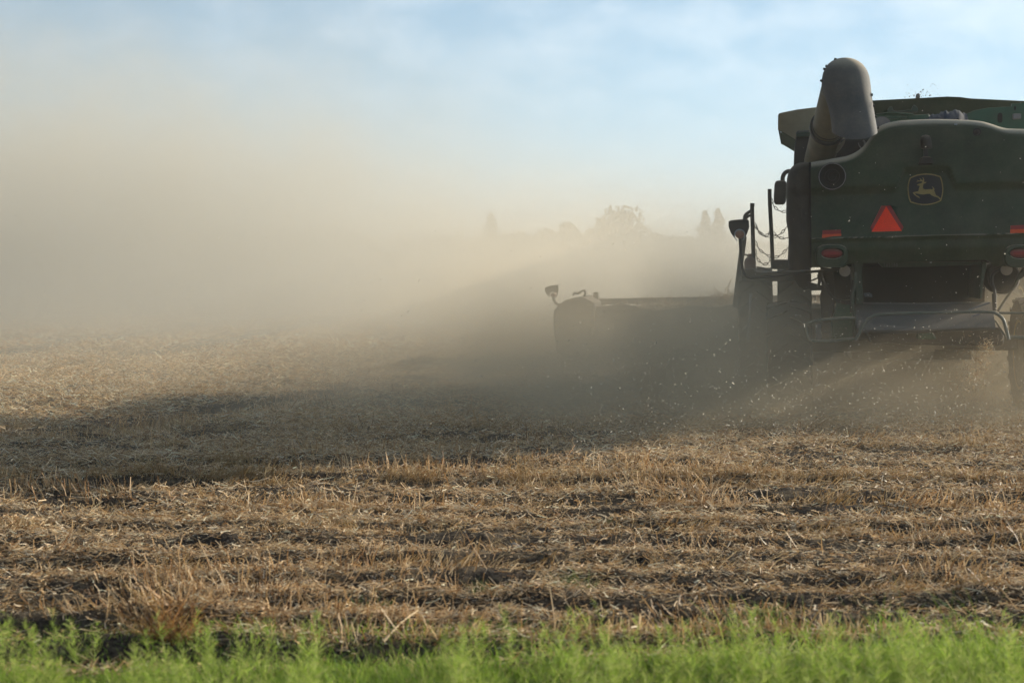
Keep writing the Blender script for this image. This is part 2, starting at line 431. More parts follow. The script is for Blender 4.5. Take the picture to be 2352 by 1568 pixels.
# ------------------------------------------------------------------ combine harvester
M = {}
M['green'] = simple('dusty_green_paint', (0.012, 0.034, 0.016), 0.45, var=0.25, scale=3, dust=0.35, dustcol=(0.20, 0.165, 0.115))
M['panel'] = simple('dusty_green_panel', (0.011, 0.030, 0.011), 0.45, var=0.25, scale=2, dust=0.15, dustcol=(0.44, 0.37, 0.27), spec=0.25)
M['clean'] = simple('green_enamel', (0.012, 0.075, 0.036), 0.35, var=0.15, scale=4, dust=0.15)
M['tank'] = simple('dusty_tank_paint', (0.026, 0.042, 0.016), 0.6, var=0.2, scale=2, dust=0.30, dustcol=(0.24, 0.20, 0.12))
M['auger'] = simple('dust_caked_tube', (0.10, 0.09, 0.06), 0.7, var=0.15, scale=3, dust=0.8, dustcol=(0.30, 0.24, 0.16))
M['spout'] = simple('grey_rubber_spout', (0.05, 0.054, 0.058), 0.8, var=0.12, scale=3, dust=0.40, dustcol=(0.36, 0.30, 0.21))
M['black'] = simple('black_plastic', (0.012, 0.012, 0.013), 0.6, dust=0.30, dustcol=(0.14, 0.115, 0.08))
M['seam'] = simple('seal_rubber', (0.004, 0.004, 0.004), 0.9)
M['cave'] = simple('near_black_interior', (0.007, 0.007, 0.007), 0.95, var=0.3, scale=5)  # near-black with mild mottling, for the core boxes and the vent
M['wing'] = simple('haze_toned_wing', (0.34, 0.30, 0.21), 0.8, var=0.15, scale=3, dust=0.6, dustcol=(0.42, 0.37, 0.27))  # pale tan puts the lit dusty air over the wing into its colour
M['rubber'] = simple('tyre_rubber', (0.018, 0.017, 0.016), 0.9, var=0.2, scale=8, dust=0.75, dustcol=(0.11, 0.088, 0.062))
M['rim'] = simple('yellow_rim_paint', (0.42, 0.27, 0.02), 0.5, dust=0.5)
M['metal'] = simple('dusty_steel', (0.16, 0.16, 0.165), 0.5, 0.3, var=0.15, scale=4, dust=0.5)
M['sheet'] = simple('blue_grey_sheet', (0.11, 0.125, 0.16), 0.5, 0.1, var=0.2, scale=2.5, dust=0.45, dustcol=(0.22, 0.19, 0.15))
M['tubeg'] = simple('guard_tube_paint', (0.07, 0.10, 0.085), 0.4, dust=0.45)
M['brown'] = simple('dusty_brown_shield', (0.022, 0.018, 0.014), 0.8, var=0.2, scale=3, dust=0.3, dustcol=(0.17, 0.135, 0.095))
M['orange'] = simple('fluorescent_orange', (1.0, 0.035, 0.001), 0.5, var=0.06, scale=9)
M['dred'] = simple('dark_red_reflector', (0.26, 0.016, 0.016), 0.4, var=0.1, scale=8)
M['strip'] = simple('red_orange_strip', (0.62, 0.07, 0.014), 0.5, var=0.1, scale=8)
M['lens'] = simple('red_lens', (0.20, 0.012, 0.014), 0.25, var=0.2, scale=12, dust=0.25)
M['amber'] = simple('amber_lens', (0.22, 0.085, 0.05), 0.4, dust=0.4)
M['tan'] = simple('dust_coated_lens', (0.26, 0.22, 0.18), 0.6, dust=0.8)
M['yellow'] = simple('faded_yellow_decal', (0.24, 0.18, 0.06), 0.6, var=0.12, scale=9)
M['decal'] = simple('black_decal', (0.010, 0.010, 0.012), 0.55, var=0.1, scale=9)
M['white'] = simple('pale_marking', (0.33, 0.34, 0.34), 0.7)
M['cloth'] = simple('grey_tarpaulin', (0.035, 0.035, 0.040), 0.85, var=0.25, scale=7)
M['number'] = simple('chalk_number', (0.09, 0.10, 0.09), 0.8)
M['redext'] = simple('faded_red_cylinder', (0.16, 0.05, 0.04), 0.6, dust=0.9, dustcol=(0.20, 0.16, 0.12))

HD = 17.0
hood0 = ground_pt(2126, 967)
YAW, ROLL = R(-11), R(-1.4)
root = empty('combine_harvester', (hood0.x, hood0.y, -0.02), (0, 0, 0))
root.rotation_mode = 'XYZ'
RM = Matrix.Translation(root.location) @ Matrix.Rotation(YAW, 4, 'Z') @ Matrix.Rotation(ROLL, 4, 'Y')
root.rotation_euler = RM.to_euler('XYZ')
RI = RM.inverted()
tag(root, 'dusty green combine harvester seen from behind, cutting at the right of the field', 'combine harvester')
def L(px, py, d):
    """photograph pixel (2352 wide) -> (x, z) on the machine's plane y = d"""
    o = RI @ CAMP; v = RI.to_3x3() @ ray(px, py)
    p = o + v * ((d - o.y) / v.y); return (p.x, p.z)
def zoom(ox, oy, s):
    return lambda p, d=0.0: L((ox + p[0] / s) * 0.574219, (oy + p[1] / s) * 0.574219, d)
Z1 = zoom(3000, 150, 2.14599); Z2 = zoom(2850, 750, 1.88764); Z3 = zoom(2100, 1050, 2.61333); Z4 = zoom(3100, 200, 3.92)
Z5 = zoom(2880, 650, 2.6125); Z6 = zoom(3500, 500, 2.61409); ZE = zoom(3610, 670, 9.8); ZR = zoom(3850, 1000, 3.91870)
ZB = zoom(3200, 1050, 4.48); ZT = zoom(3480, 350, 3.81818)
def P3(Z, p, d): x, z = Z(p, d); return Vector((x, d, z))
def poly(Z, pts, d=0.0): return [Z(p, d) for p in pts]
def interp(xs, pts):
    pts = sorted(pts); return np.interp(xs, [p[0] for p in pts], [p[1] for p in pts])
def sstep(a, b, t):
    t = np.clip((t - a) / (b - a), 0, 1); return t * t * (3 - 2 * t)

# --- rear hood (height field with stepped profile, rolled top edge)
top_pts = poly(Z1, [(520, 1066), (640, 1048), (730, 1032), (830, 1015), (900, 988), (960, 946), (1000, 905), (1030, 860), (1055, 818), (1085, 782), (1130, 748), (1200, 723), (1300, 707), (1450, 699), (1600, 695), (1750, 698), (1900, 704), (2000, 714), (2080, 736), (2150, 762), (2210, 776), (2352, 781)])
bot_pts = poly(Z2, [(735, 604), (1000, 602), (1022, 578), (1060, 572), (1400, 566), (2070, 546), (2105, 562), (2130, 590), (2352, 596)])
xL = top_pts[0][0]; xR = 1.415
top_pts += [(1.20, top_pts[-1][1]), (xR, top_pts[-1][1] - 0.05)]
bot_pts += [(xR, bot_pts[-1][1])]
def ridge_z(x): return Z2((740, 398))[1] + (x - xL) * 0.0
zb_band = Z6((500, 660))[1]; zb_arch = Z6((530, 470))[1]; xe = Z6((530, 660))[0]
def hood_y(x, z):
    ax = np.abs(x - xe)
    band = zb_band + (zb_arch - zb_band) * (1 - sstep(0.24, 0.36, ax))
    y = -0.075 * sstep(band - 0.055, band + 0.055, z)                # upper half stands proud
    y = y - 0.05 * sstep(2.75, 2.25, z)                              # lower half bulges out
    y = y + 0.035 * sstep(ridge_z(x) + 0.012, ridge_z(x) - 0.012, z) - 0.02 * np.exp(-((z - ridge_z(x)) / 0.02) ** 2)
    y = y + 0.16 * sstep(ridge_z(x) - 0.10, ridge_z(x) - 0.42, z)    # tucks under
    y = y + 0.10 * sstep(1.0, 1.6, np.abs(x)) ** 2
    return y
nx, nz = 150, 110
hx = np.linspace(xL, xR, nx); ht = interp(hx, top_pts); hb = interp(hx, bot_pts)
k = np.array([1, 2, 3, 2, 1.0]) / 9; hts = np.convolve(np.pad(ht, 2, mode='edge'), k, mode='valid'); ht = hts
rows = []
RE = 0.11
for j in range(nz):
    t = j / (nz - 1); z = hb + (ht - RE - hb) * t
    rows.append([(hx[i], hood_y(hx[i], z[i]), z[i]) for i in range(nx)])
for a in range(8, 91, 8):
    rows.append([(hx[i], hood_y(hx[i], ht[i] - RE) + 0.18 * (1 - math.cos(R(a))), ht[i] - RE + RE * math.sin(R(a))) for i in range(nx)])
rows.append([(hx[i], 1.3, ht[i] - 0.03) for i in range(nx)])
hood = MB().grid(rows).build('rear_hood', M['panel'], root, smooth=50)
# inside face of the hood so that it has thickness, and end walls
MB().grid([[(x, y + 0.03, z) for x, y, z in rows[0]], [(x, 0.5, z + 0.10) for x, y, z in rows[0]]]).build('hood_lower_lip', M['black'], root)
# --- quarter panels either side
def quarter(sgn):
    zt = Z1((512, 1066))[1]; zb = Z2((770, 622))[1]
    edge = poly(Z2, [(575, 640), (568, 560), (575, 400), (570, 320), (556, 250), (555, 0)]) + poly(Z1, [(312, 1300), (318, 1200), (330, 1130)])
    edge = [(z, x) for x, z in edge]
    rws = []
    zs = np.concatenate([np.linspace(zb, zt - 0.16, 34), zt - 0.16 * (1 - np.sin(np.linspace(0.1, math.pi / 2, 9)))])
    for z in zs:
        xe_ = float(interp([z], edge)[0])
        k = max(0.0, (z - (zt - 0.16)) / 0.16); shr = 1 - math.sqrt(max(0, 1 - k * k)) if k > 0 else 0
        xe_ = xe_ + 0.13 * shr
        x0 = xL - 0.018
        bulge = 0.02 * math.exp(-((z - 2.55) / 0.25) ** 2) - 0.025 * math.exp(-((z - 2.95) / 0.2) ** 2)
        yo = float(hood_y(np.array([xL]), np.array([z]))[0]) * 0.6 + 0.10 * shr
        pr = [(x0, 0.05 + yo), (x0 + (xe_ - x0) * 0.35, 0.005 + yo - bulge), (x0 + (xe_ - x0) * 0.55, 0.015 + yo + bulge), (x0 + (xe_ - x0) * 0.85, 0.07 + yo), (xe_ + 0.012, 0.15 + yo), (xe_, 0.28 + yo), (xe_ + 0.03, 0.75), (xe_ + 0.16, 1.3)]
        rws.append([(x if sgn < 0 else -x, y, z) for x, y in pr])
    rws.append([(x * 0.985, y + 0.1, z - 0.0) for x, y, z in rws[-1]])
    rws.append([((xL + 0.1) * (1 if sgn < 0 else -1), 0.8, zt - 0.02)] * len(rws[0]))
    if sgn > 0: rws = [r[::-1] for r in rws]
    MB().grid(rws).build('quarter_panel', M['brown'], root, smooth=60)
    s = MB(); pts = []
    for z in np.linspace(zb + 0.03, zt - 0.01, 30):
        pts.append(((xL - 0.008) * (1 if sgn < 0 else -1), float(hood_y(np.array([xL]), np.array([z]))[0]) + 0.012, z))
    s.tube(pts, 0.013, 6).build('panel_seam', M['seam'], root)
quarter(-1); quarter(1)
def on_hood(p): # push a point to the hood surface
    x, z = p; return float(hood_y(np.array([x]), np.array([z]))[0])
# --- emblem
EMB = [(282, 400), (400, 345), (560, 285), (760, 250), (940, 240), (1120, 250), (1300, 285), (1500, 350), (1545, 480), (1580, 640), (1600, 820), (1598, 950), (1575, 1100), (1540, 1230), (1510, 1320), (1330, 1400), (1150, 1450), (960, 1478), (800, 1480), (600, 1455), (440, 1415), (300, 1370), (240, 1220), (208, 1050), (192, 860), (200, 700), (225, 560)]
ec = (895, 860)
inner = [(ec[0] + (x - ec[0]) * 0.935, ec[1] + (y - ec[1]) * 0.925) for x, y in EMB]
ey = on_hood(ZE(ec)) - 0.004
pe = poly(ZE, EMB, ey); pi = poly(ZE, inner, ey)
emb = MB().prism(pe, ey - 0.006, ey + 0.05).build('emblem', M['decal'], root, smooth=0)
bm = MB(); n = len(pe)
bm.add([(x, ey - 0.010, z) for x, z in pe] + [(x, ey - 0.010, z) for x, z in pi] + [(x, ey - 0.004, z) for x, z in pe] + [(x, ey - 0.004, z) for x, z in pi],
       [(i, (i + 1) % n, n + (i + 1) % n, n + i) for i in range(n)] + [(i, 2 * n + i, 2 * n + (i + 1) % n, (i + 1) % n) for i in range(n)] + [(n + i, n + (i + 1) % n, 3 * n + (i + 1) % n, 3 * n + i) for i in range(n)])
bm.build('emblem_border', M['yellow'], emb, smooth=0)
DEER = [(530, 585), (600, 525), (555, 485), (640, 518), (700, 510), (690, 455), (650, 420), (715, 445), (755, 495), (800, 500), (805, 435), (765, 380), (830, 420), (848, 490), (840, 578), (885, 570), (940, 572), (900, 618), (850, 635), (815, 645), (795, 790), (820, 840), (880, 862), (1080, 852), (1180, 865), (1185, 800), (1148, 735), (1215, 785), (1250, 840), (1252, 878), (1222, 885), (1260, 950), (1285, 1030), (1320, 1095), (1400, 1130), (1465, 1190), (1510, 1240), (1480, 1285), (1440, 1240), (1390, 1185), (1230, 1140), (1130, 1090), (1075, 1035), (960, 1038), (860, 1060), (740, 1060), (620, 1035), (490, 1012), (530, 1085), (640, 1135), (690, 1215), (610, 1180), (500, 1105), (410, 1020), (405, 978), (500, 955), (622, 932), (645, 800), (685, 722), (590, 708), (566, 685), (600, 655), (700, 625), (780, 592), (775, 555), (700, 545), (620, 548)]
MB().prism(poly(ZE, DEER, ey), ey - 0.012, ey - 0.0045).build('leaping_deer', M['yellow'], emb, smooth=0)
# --- slow-moving triangle, reflectors, small fittings
ty = on_hood(Z2((1318, 250))) - 0.012
hexo = [(1276, 138), (1345, 138), (1442, 298), (1418, 357), (1215, 362), (1193, 300)]
tri_o = MB().prism(poly(Z2, hexo, ty), ty - 0.004, ty + 0.05).build('warning_triangle', M['dred'], root, smooth=0)
MB().prism(poly(Z2, [(1311, 142), (1429, 328), (1200, 335)], ty), ty - 0.009, ty - 0.0045).build('reflective_triangle', M['orange'], tri_o, smooth=0)
for a in ([(828, 354), (972, 348), (972, 378), (828, 385)], [(2248, 317), (2392, 312), (2392, 344), (2248, 348)]):
    y = on_hood(Z2(a[0])) - 0.006
    r_ = MB().prism(poly(Z2, a, y), y - 0.004, y + 0.03).build('reflector', M['strip'], root, smooth=0)
    MB().prism(poly(Z2, [(a[0][0] + 2, a[0][1] - 30), (a[1][0] - 2, a[1][1] - 30), (a[1][0] - 2, a[1][1] - 1), (a[0][0] + 2, a[0][1] - 1)], y), y - 0.003, y + 0.03).build('reflector_backing', M['dred'], r_, smooth=0)
def rrect(cx, cy, hw_, hh, n=2.6, k=28):
    out = []
    for i in range(k):
        a = 2 * math.pi * i / k; c, s = math.cos(a), math.sin(a)
        out.append((cx + hw_ * math.copysign(abs(c) ** (2 / n), c), cy + hh * math.copysign(abs(s) ** (2 / n), s)))
    return out
for cx_ in (902, 2328):
    y = on_hood(Z2((cx_, 470))) - 0.03
    base = []
    for sc_, dy_ in ((1.0, 0.16), (1.0, 0.02), (0.94, -0.02), (0.74, -0.025), (0.70, -0.005), (0.66, 0.01)):
        hh = 88 * sc_ if sc_ > 0.8 else 45 * sc_ / 0.74
        cy_ = 517 if sc_ > 0.8 else 496
        base.append([(x, y + dy_, z) for x, z in poly(Z2, rrect(cx_, cy_, 121 * sc_, hh, 3.4 if sc_ > 0.8 else 2.2, 40), y)])
    tl = MB().grid(base, True).build('tail_light', M['panel'], root, smooth=60)
    lp = poly(Z2, rrect(cx_, 496, 82, 33, 2.2, 36), y)
    lc = Z2((cx_, 496), y)
    rows_ = [[(lc[0] + (x - lc[0]) * s_, y + 0.012 - 0.022 * (1 - s_ * s_), lc[1] + (z - lc[1]) * s_) for x, z in lp] for s_ in (1, 0.9, 0.7, 0.4, 0.02)]
    ln_ = MB().grid(rows_, True).build('tail_lens', M['lens'], tl, smooth=60)
    MB().prism(poly(Z2, rrect(cx_, 496, 64, 11, 4, 24), y), y - 0.016, y - 0.004).build('lens_bar', M['dred'], tl, smooth=0)
c_ = Z1((703, 1197)); y = on_hood(c_)
rv = MB().lathe([(0.168, 0.03), (0.168, -0.042), (0.158, -0.046), (0.150, -0.038), (0.112, -0.012), (0.09, -0.012), (0.086, -0.034), (0.052, -0.036), (0.046, -0.014), (0.0, -0.014)], (c_[0], y, c_[1]), (0, 1, 0), 40).build('round_vent', M['cave'], root)
ring = [(0.158 * math.cos(a) + c_[0], y - 0.046, 0.158 * math.sin(a) + c_[1]) for a in np.linspace(0, 2 * math.pi, 41)]
MB().tube(ring, 0.006, 6).build('vent_ring', M['metal'], rv)
c_ = Z2((898, 294)); y = on_hood(c_)
MB().tube([(c_[0] + 0.015 * math.cos(a), y - 0.006, c_[1] + 0.015 * math.sin(a)) for a in np.linspace(0, 2 * math.pi, 17)], 0.004, 5).build('lock_ring', M['black'], root)
c_ = Z1((1940, 817)); y = on_hood(c_)
rc = MB().lathe([(0.045, 0.02), (0.045, -0.01), (0.036, -0.012), (0.034, 0.0), (0.0, 0.0)], (c_[0], y, c_[1]), (0, 1, 0), 24).build('round_cap', M['seam'], root)
MB().lathe([(0.033, 0.02), (0.033, -0.008), (0.02, -0.014), (0.0, -0.015)], (c_[0], y, c_[1]), (0, 1, 0), 24).build('cap_face', M['brown'], rc)
# rear camera / beacon unit
y = on_hood(Z1((1505, 950)))
bmq = MB()
prof = [(1505, 838, 2, .01), (1505, 845, 30, .05), (1505, 862, 43, .075), (1506, 890, 48, .09), (1508, 930, 52, .095), (1510, 948, 52, .09), (1510, 957, 46, .075)]
rws = []
for cxp, cyp, hwp, dp in prof:
    x0, z0 = Z1((cxp, cyp), y); wx = Z1((cxp + hwp, cyp), y)[0] - x0
    rws.append([(x0 + wx * math.cos(a), y - 0.04 + dp * -0.9 * math.sin(a), z0) for a in np.linspace(0, 2 * math.pi, 20, endpoint=False)])
bmq.grid(rws, True)
bmq.add(rws[-1], [tuple(range(20))])
cu = bmq.build('camera_unit', M['brown'], root, smooth=60)
MB().prism(poly(Z1, [(1487, 955), (1522, 955), (1525, 1035), (1490, 1035)], y), y - 0.06, y - 0.01).build('camera_stem', M['black'], cu, bevel=0.004)
MB().prism(poly(Z1, [(1462, 1035), (1480, 1028), (1540, 1028), (1557, 1038), (1568, 1088), (1540, 1094), (1475, 1094), (1442, 1092)], y), y - 0.10, y + 0.03).build('camera_foot', M['brown'], cu, bevel=0.012)
MB().prism(poly(Z1, [(1752, 741), (1780, 741), (1778, 751), (1754, 751)], on_hood(Z1((1760, 745)))), on_hood(Z1((1760, 745))) - 0.01, 0).build('small_plate', M['white'], root, smooth=0)

# --- machine core behind the hood: engine deck, dark side walls
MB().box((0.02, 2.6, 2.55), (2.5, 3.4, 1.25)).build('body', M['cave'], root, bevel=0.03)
d = 1.0
MB().prism(poly(ZT, [(40, 430), (300, 392), (600, 405), (670, 425), (900, 412), (900, 520), (600, 540), (40, 600)], 1.05), 1.0, 1.1).build('deck_beam', M['clean'], root, bevel=0.006)
MB().prism(poly(ZT, [(80, 452), (560, 440), (560, 468), (80, 482)], 0.95), 0.93, 0.97).build('deck_rail', M['clean'], root, bevel=0.004)
MB().prism(poly(ZT, [(75, 415), (200, 400), (300, 385), (440, 390), (640, 410), (672, 425), (600, 432), (300, 402), (80, 432)], 1.0), 0.9, 0.985).build('deck_handle', M['clean'], root, bevel=0.006)
MB().prism(poly(ZT, [(1480, 400), (1580, 355), (1800, 312), (2000, 300), (2160, 292), (2165, 245), (2320, 240), (2330, 232), (2700, 232), (2700, 640), (1480, 640)], 1.2), 1.18, 1.26).build('deck_panel', M['clean'], root, bevel=0.004)
for pz in ([(1950, 420), (1965, 395), (1985, 388), (2008, 395), (2022, 420), (2022, 510), (2008, 535), (1985, 542), (1965, 535), (1950, 510)], [(2200, 300), (2214, 280), (2228, 300), (2228, 335), (2214, 353), (2200, 335)]):
    MB().prism(poly(ZT, pz, 1.17), 1.165, 1.175).build('panel_slot', M['seam'], root, smooth=0)
MB().box(P3(ZT, (2240, 445), 1.15), (0.10, 0.06, 0.07)).build('panel_latch', M['metal'], root, bevel=0.01)
# tarpaulin
tp_top = [(800, 475), (900, 430), (1000, 405), (1100, 375), (1160, 352), (1200, 358), (1280, 348), (1365, 340), (1385, 350), (1440, 385), (1470, 388), (1500, 412), (1510, 470)]
xs = np.linspace(800, 1510, 46); zt_ = interp(xs, tp_top); rws = []
for jj in range(10):
    t = jj / 9
    rw = []
    for xx, zz_ in zip(xs, zt_):
        x, z = ZT((xx, zz_ + 150 * max(0, 1 - t * 2.2) ** 1.5), 0.8 + 0.5 * t)
        wv = 0.02 * math.sin(xx * 0.035 + jj * 1.3) + 0.015 * math.sin(xx * 0.09 + jj * 0.6)
        rw.append((x, 0.75 + 0.8 * t + wv, z - (0.10 * max(0, t - 0.6) * 2.5) + wv * 0.6))
    rws.append(rw)
MB().grid(rws).build('folded_tarpaulin', M['cloth'], root, smooth=70)
# --- grain tank extension
rim = [(240, 668), (252, 652), (300, 640), (400, 620), (560, 600), (830, 566), (1060, 541), (1400, 524), (1690, 508), (1800, 512), (1890, 524), (2100, 534), (2352, 546), (2650, 560), (2820, 640)]
d0 = 2.3
low = [(240, 782), (240, 790), (300, 822), (390, 876), (560, 880), (830, 885), (1060, 890), (1400, 890), (1690, 890), (1800, 890), (1890, 890), (2100, 890), (2352, 890), (2650, 890), (2750, 800)]
ro = [P3(Z1, p, d0) for p in rim]; lo = [P3(Z1, p, d0 + 0.25) for p in low]
mid = [a.lerp(b_, 0.5) + Vector((0, 0.02, 0)) for a, b_ in zip(ro, lo)]
ri = [p + Vector((0, 0.05, -0.012)) for p in ro]
ctr = Vector((0.0, 4.0, 0))
def front(p): return Vector((p.x * 0.98, 5.1, p.z))
gt = MB().grid([lo, mid, ro, ri, [p + Vector((0, 0.10, 0)) for p in lo]])
for i in (0, len(ro) - 1):
    a, b_ = ro[i], lo[i]
    gt.grid([[b_, front(b_)], [a, front(a)]]); gt.grid([[Vector((b_.x + (0.04 if i == 0 else -0.04), b_.y, b_.z)), front(b_)], [ri[i], front(ri[i])]])
fr = [front(p) for p in ro]; fl = [front(p) for p in lo]
gt.grid([fr, fl])
gto = gt.build('grain_tank', M['tank'], root, smooth=35)
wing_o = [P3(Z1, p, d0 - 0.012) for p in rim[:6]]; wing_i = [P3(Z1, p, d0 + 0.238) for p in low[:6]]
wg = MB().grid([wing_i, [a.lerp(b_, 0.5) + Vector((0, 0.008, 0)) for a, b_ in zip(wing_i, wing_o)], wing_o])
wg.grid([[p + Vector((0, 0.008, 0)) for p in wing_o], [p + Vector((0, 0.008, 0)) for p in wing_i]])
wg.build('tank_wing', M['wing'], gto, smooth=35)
MB().prism(poly(Z1, [(1422, 520), (1424, 500), (1430, 486), (1444, 482), (1456, 488), (1460, 518)], 2.6), 2.55, 2.65).build('tank_sensor', M['metal'], root, bevel=0.008)
MB().prism(poly(ZT, [(250, 392), (268, 330), (290, 308), (325, 312), (340, 365), (380, 378), (620, 360), (635, 300), (655, 285), (690, 310), (714, 345), (714, 392)], 2.35), 2.18, 2.27).build('tank_bracket', M['green'], root, bevel=0.006)
# cab corner / air screen seen left of the auger
MB().prism(poly(Z1, [(374, 1150), (384, 940), (394, 830), (404, 818), (560, 812), (560, 1150)], 2.0), 1.7, 3.2).build('side_screen', M['black'], root, bevel=0.015)
MB().prism(poly(Z1, [(396, 856), (396, 828), (406, 814), (560, 810), (560, 850)], 1.68), 1.62, 1.69).build('screen_cap', M['green'], root, bevel=0.008)
# dark shapes in the notch between auger and hood
MB().prism(poly(Z1, [(640, 1100), (660, 930), (760, 880), (900, 850), (1060, 700), (1120, 700), (1120, 1100)], 1.4), 1.38, 1.9).build('engine_cover', M['black'], root, bevel=0.02)
hs = MB(); hs.tube([P3(Z1, p, 1.1) for p in [(930, 905), (938, 930), (950, 945), (945, 965), (930, 980)]], 0.008, 6, 4)
hs.tube([P3(Z1, p, 1.1) for p in [(970, 885), (985, 900), (980, 935), (962, 950)]], 0.012, 6, 4)
hs.build('hose_fitting', M['metal'], root)
MB().lathe([(0.12, -0.2), (0.12, 0.3), (0.11, 0.32), (0, 0.32)], P3(Z1, (1120, 775), 0.7), (0, 1, 0), 24).build('exhaust_cover', M['metal'], root)

# --- unloading auger
pa = P3(Z4, (985, 640), -0.75); pb = P3(Z4, (738, 1560), 1.25)
ax = (pb - pa).normalized()
pc = pa + ax * 5.6
aug = MB().tube([pa - ax * 0.1, pa + ax * 1.0, pb, pc], 0.197, 28).build('unloading_auger', M['auger'], root)
rc_ = P3(Z4, (815, 1190), 0.45)
tt = (rc_ - pa).dot(ax); rc_ = pa + ax * tt
cb = MB().lathe([(0.199, -0.045), (0.228, -0.045), (0.228, 0.045), (0.199, 0.045)], rc_, ax, 36, True).build('clamp_band', M['black'], aug, bevel=0.006)
MB().lathe([(0.198, -0.006), (0.203, -0.006), (0.203, 0.006), (0.198, 0.006)], rc_ - ax * 0.11, ax, 36, True).build('tube_joint', M['black'], aug)
MB().prism(poly(Z4, [(950, 1600), (975, 1500), (1060, 1440), (1102, 1405), (1085, 1470), (1040, 1540), (985, 1600)], 0.75), 0.7, 1.0).build('auger_cradle', M['auger'], root, bevel=0.01)
lev = [(116, 1075, 1140), (122, 1010, 1195), (138, 955, 1250), (170, 890, 1318), (215, 832, 1378), (280, 785, 1430), (360, 752, 1470), (450, 735, 1494), (550, 731, 1507), (650, 752, 1515), (760, 790, 1528), (900, 838, 1548), (1050, 868, 1570), (1180, 884, 1588), (1290, 892, 1604)]
ysp = -1.05; rws = []
for i, (zy, xl, xr) in enumerate(lev):
    x0, z0 = Z4((xl, zy), ysp); x1, z1 = Z4((xr, zy), ysp)
    cxs, hwx = (x0 + x1) / 2, (x1 - x0) / 2
    t = zy / 1290
    dep = min(hwx, 0.28) - 0.02 * max(0, zy - 545) / 745
    yc = ysp + 0.06 - 0.10 * max(0, (zy - 545) / 745)
    e = float(np.interp(zy, [300, 500, 800, 1100], [2.0, 2.0, 2.15, 2.3]))
    rw = []
    for k in range(40):
        a = 2 * math.pi * k / 40; c, s = math.cos(a), math.sin(a)
        xx = cxs + hwx * math.copysign(abs(c) ** (2 / e), c); yy = yc + dep * math.copysign(abs(s) ** (2 / e), s)
        droop = 0.0
        if zy > 900: droop = (zy - 900) / 390 * (0.105 * max(0, -s) * (1 - 0.35 * c * c) - 0.09 * max(0, s))
        zk = z0 + (z1 - z0) * (c + 1) / 2
        rw.append((xx, yy, zk - droop))
    rws.append(rw)
tp = [sum(v_[i] for v_ in rws[0]) / 40 for i in range(3)]
rws.insert(0, [(tp[0], tp[1], tp[2] + 0.004)] * 40)
lip_in = [((x - cxs) * 0.92 + cxs, (y_ - yc) * 0.90 + yc, z + 0.01) for x, y_, z in rws[-1]]
up_in = [((x - cxs) * 0.8 + cxs, (y_ - yc) * 0.7 + yc, z + 0.35) for x, y_, z in rws[-1]]
sp = MB().grid(rws + [lip_in, up_in], True).build('spout', M['spout'], aug, smooth=55)
for p in [(1506, 705), (1536, 878), (1563, 1048), (1598, 1222)]:
    MB().lathe([(0.016, 0), (0.016, 0.02), (0.0, 0.02)], P3(Z4, p, ysp - 0.05), (1, 0, 0), 10).build('spout_bolt', M['black'], aug)
for p in [(815, 262), (780, 308), (732, 492), (952, 155)]:
    MB().lathe([(0.014, 0), (0.014, 0.03), (0.0, 0.03)], P3(Z4, p, ysp + 0.0) + Vector((0.01, 0, 0)), (-1, 0, 0.4), 10).build('spout_bolt', M['black'], aug)
MB().tube([P3(Z4, p, ysp - 0.06) for p in [(1488, 672), (1512, 800), (1545, 980), (1575, 1140), (1598, 1285)]], 0.010, 6).build('spout_edge_strip', M['metal'], aug)

# --- marker lamps (rear arm and header)
def lamp(Z, d, armpts, head, parent, rr=0.018, mir=False):
    arm = MB().tube([P3(Z, p, d) for p in armpts], rr, 10, 5).build('marker_lamp', M['black'], parent)
    shield, lens_c, lens_r, ring_pts = head
    MB().prism(poly(Z, shield, d), d + 0.03, d + 0.055).build('lamp_shield', M['black'], arm, bevel=0.006)
    cx_, cz_ = Z(lens_c, d); rx = Z((lens_c[0] + lens_r, lens_c[1]), d)[0] - cx_
    MB().lathe([(rx, 0.03), (rx, 0.0), (rx * 0.85, -0.02), (rx * 0.4, -0.035), (0.0, -0.038)], (cx_, d - 0.02, cz_), (0, 1, 0), 24).build('lamp_lens', M['amber'], arm)
    if ring_pts: MB().tube([P3(Z, p, d + 0.0) for p in ring_pts], 0.007, 6, 4).build('lamp_ring', M['white'], arm)
lamp(Z2, 0.35, [(1000, 618), (790, 632), (600, 654), (460, 668), (310, 680), (262, 672), (236, 640), (224, 590), (214, 500), (207, 395), (205, 360)],
     ([(120, 258), (135, 248), (200, 240), (262, 240), (274, 248), (277, 300), (262, 345), (240, 390), (234, 345), (205, 318), (176, 340), (165, 382), (138, 345), (122, 300)], (205, 354), 33,
      [(188, 403), (170, 380), (168, 350), (180, 326), (205, 317), (230, 326), (243, 350), (240, 382), (228, 400)]), root)
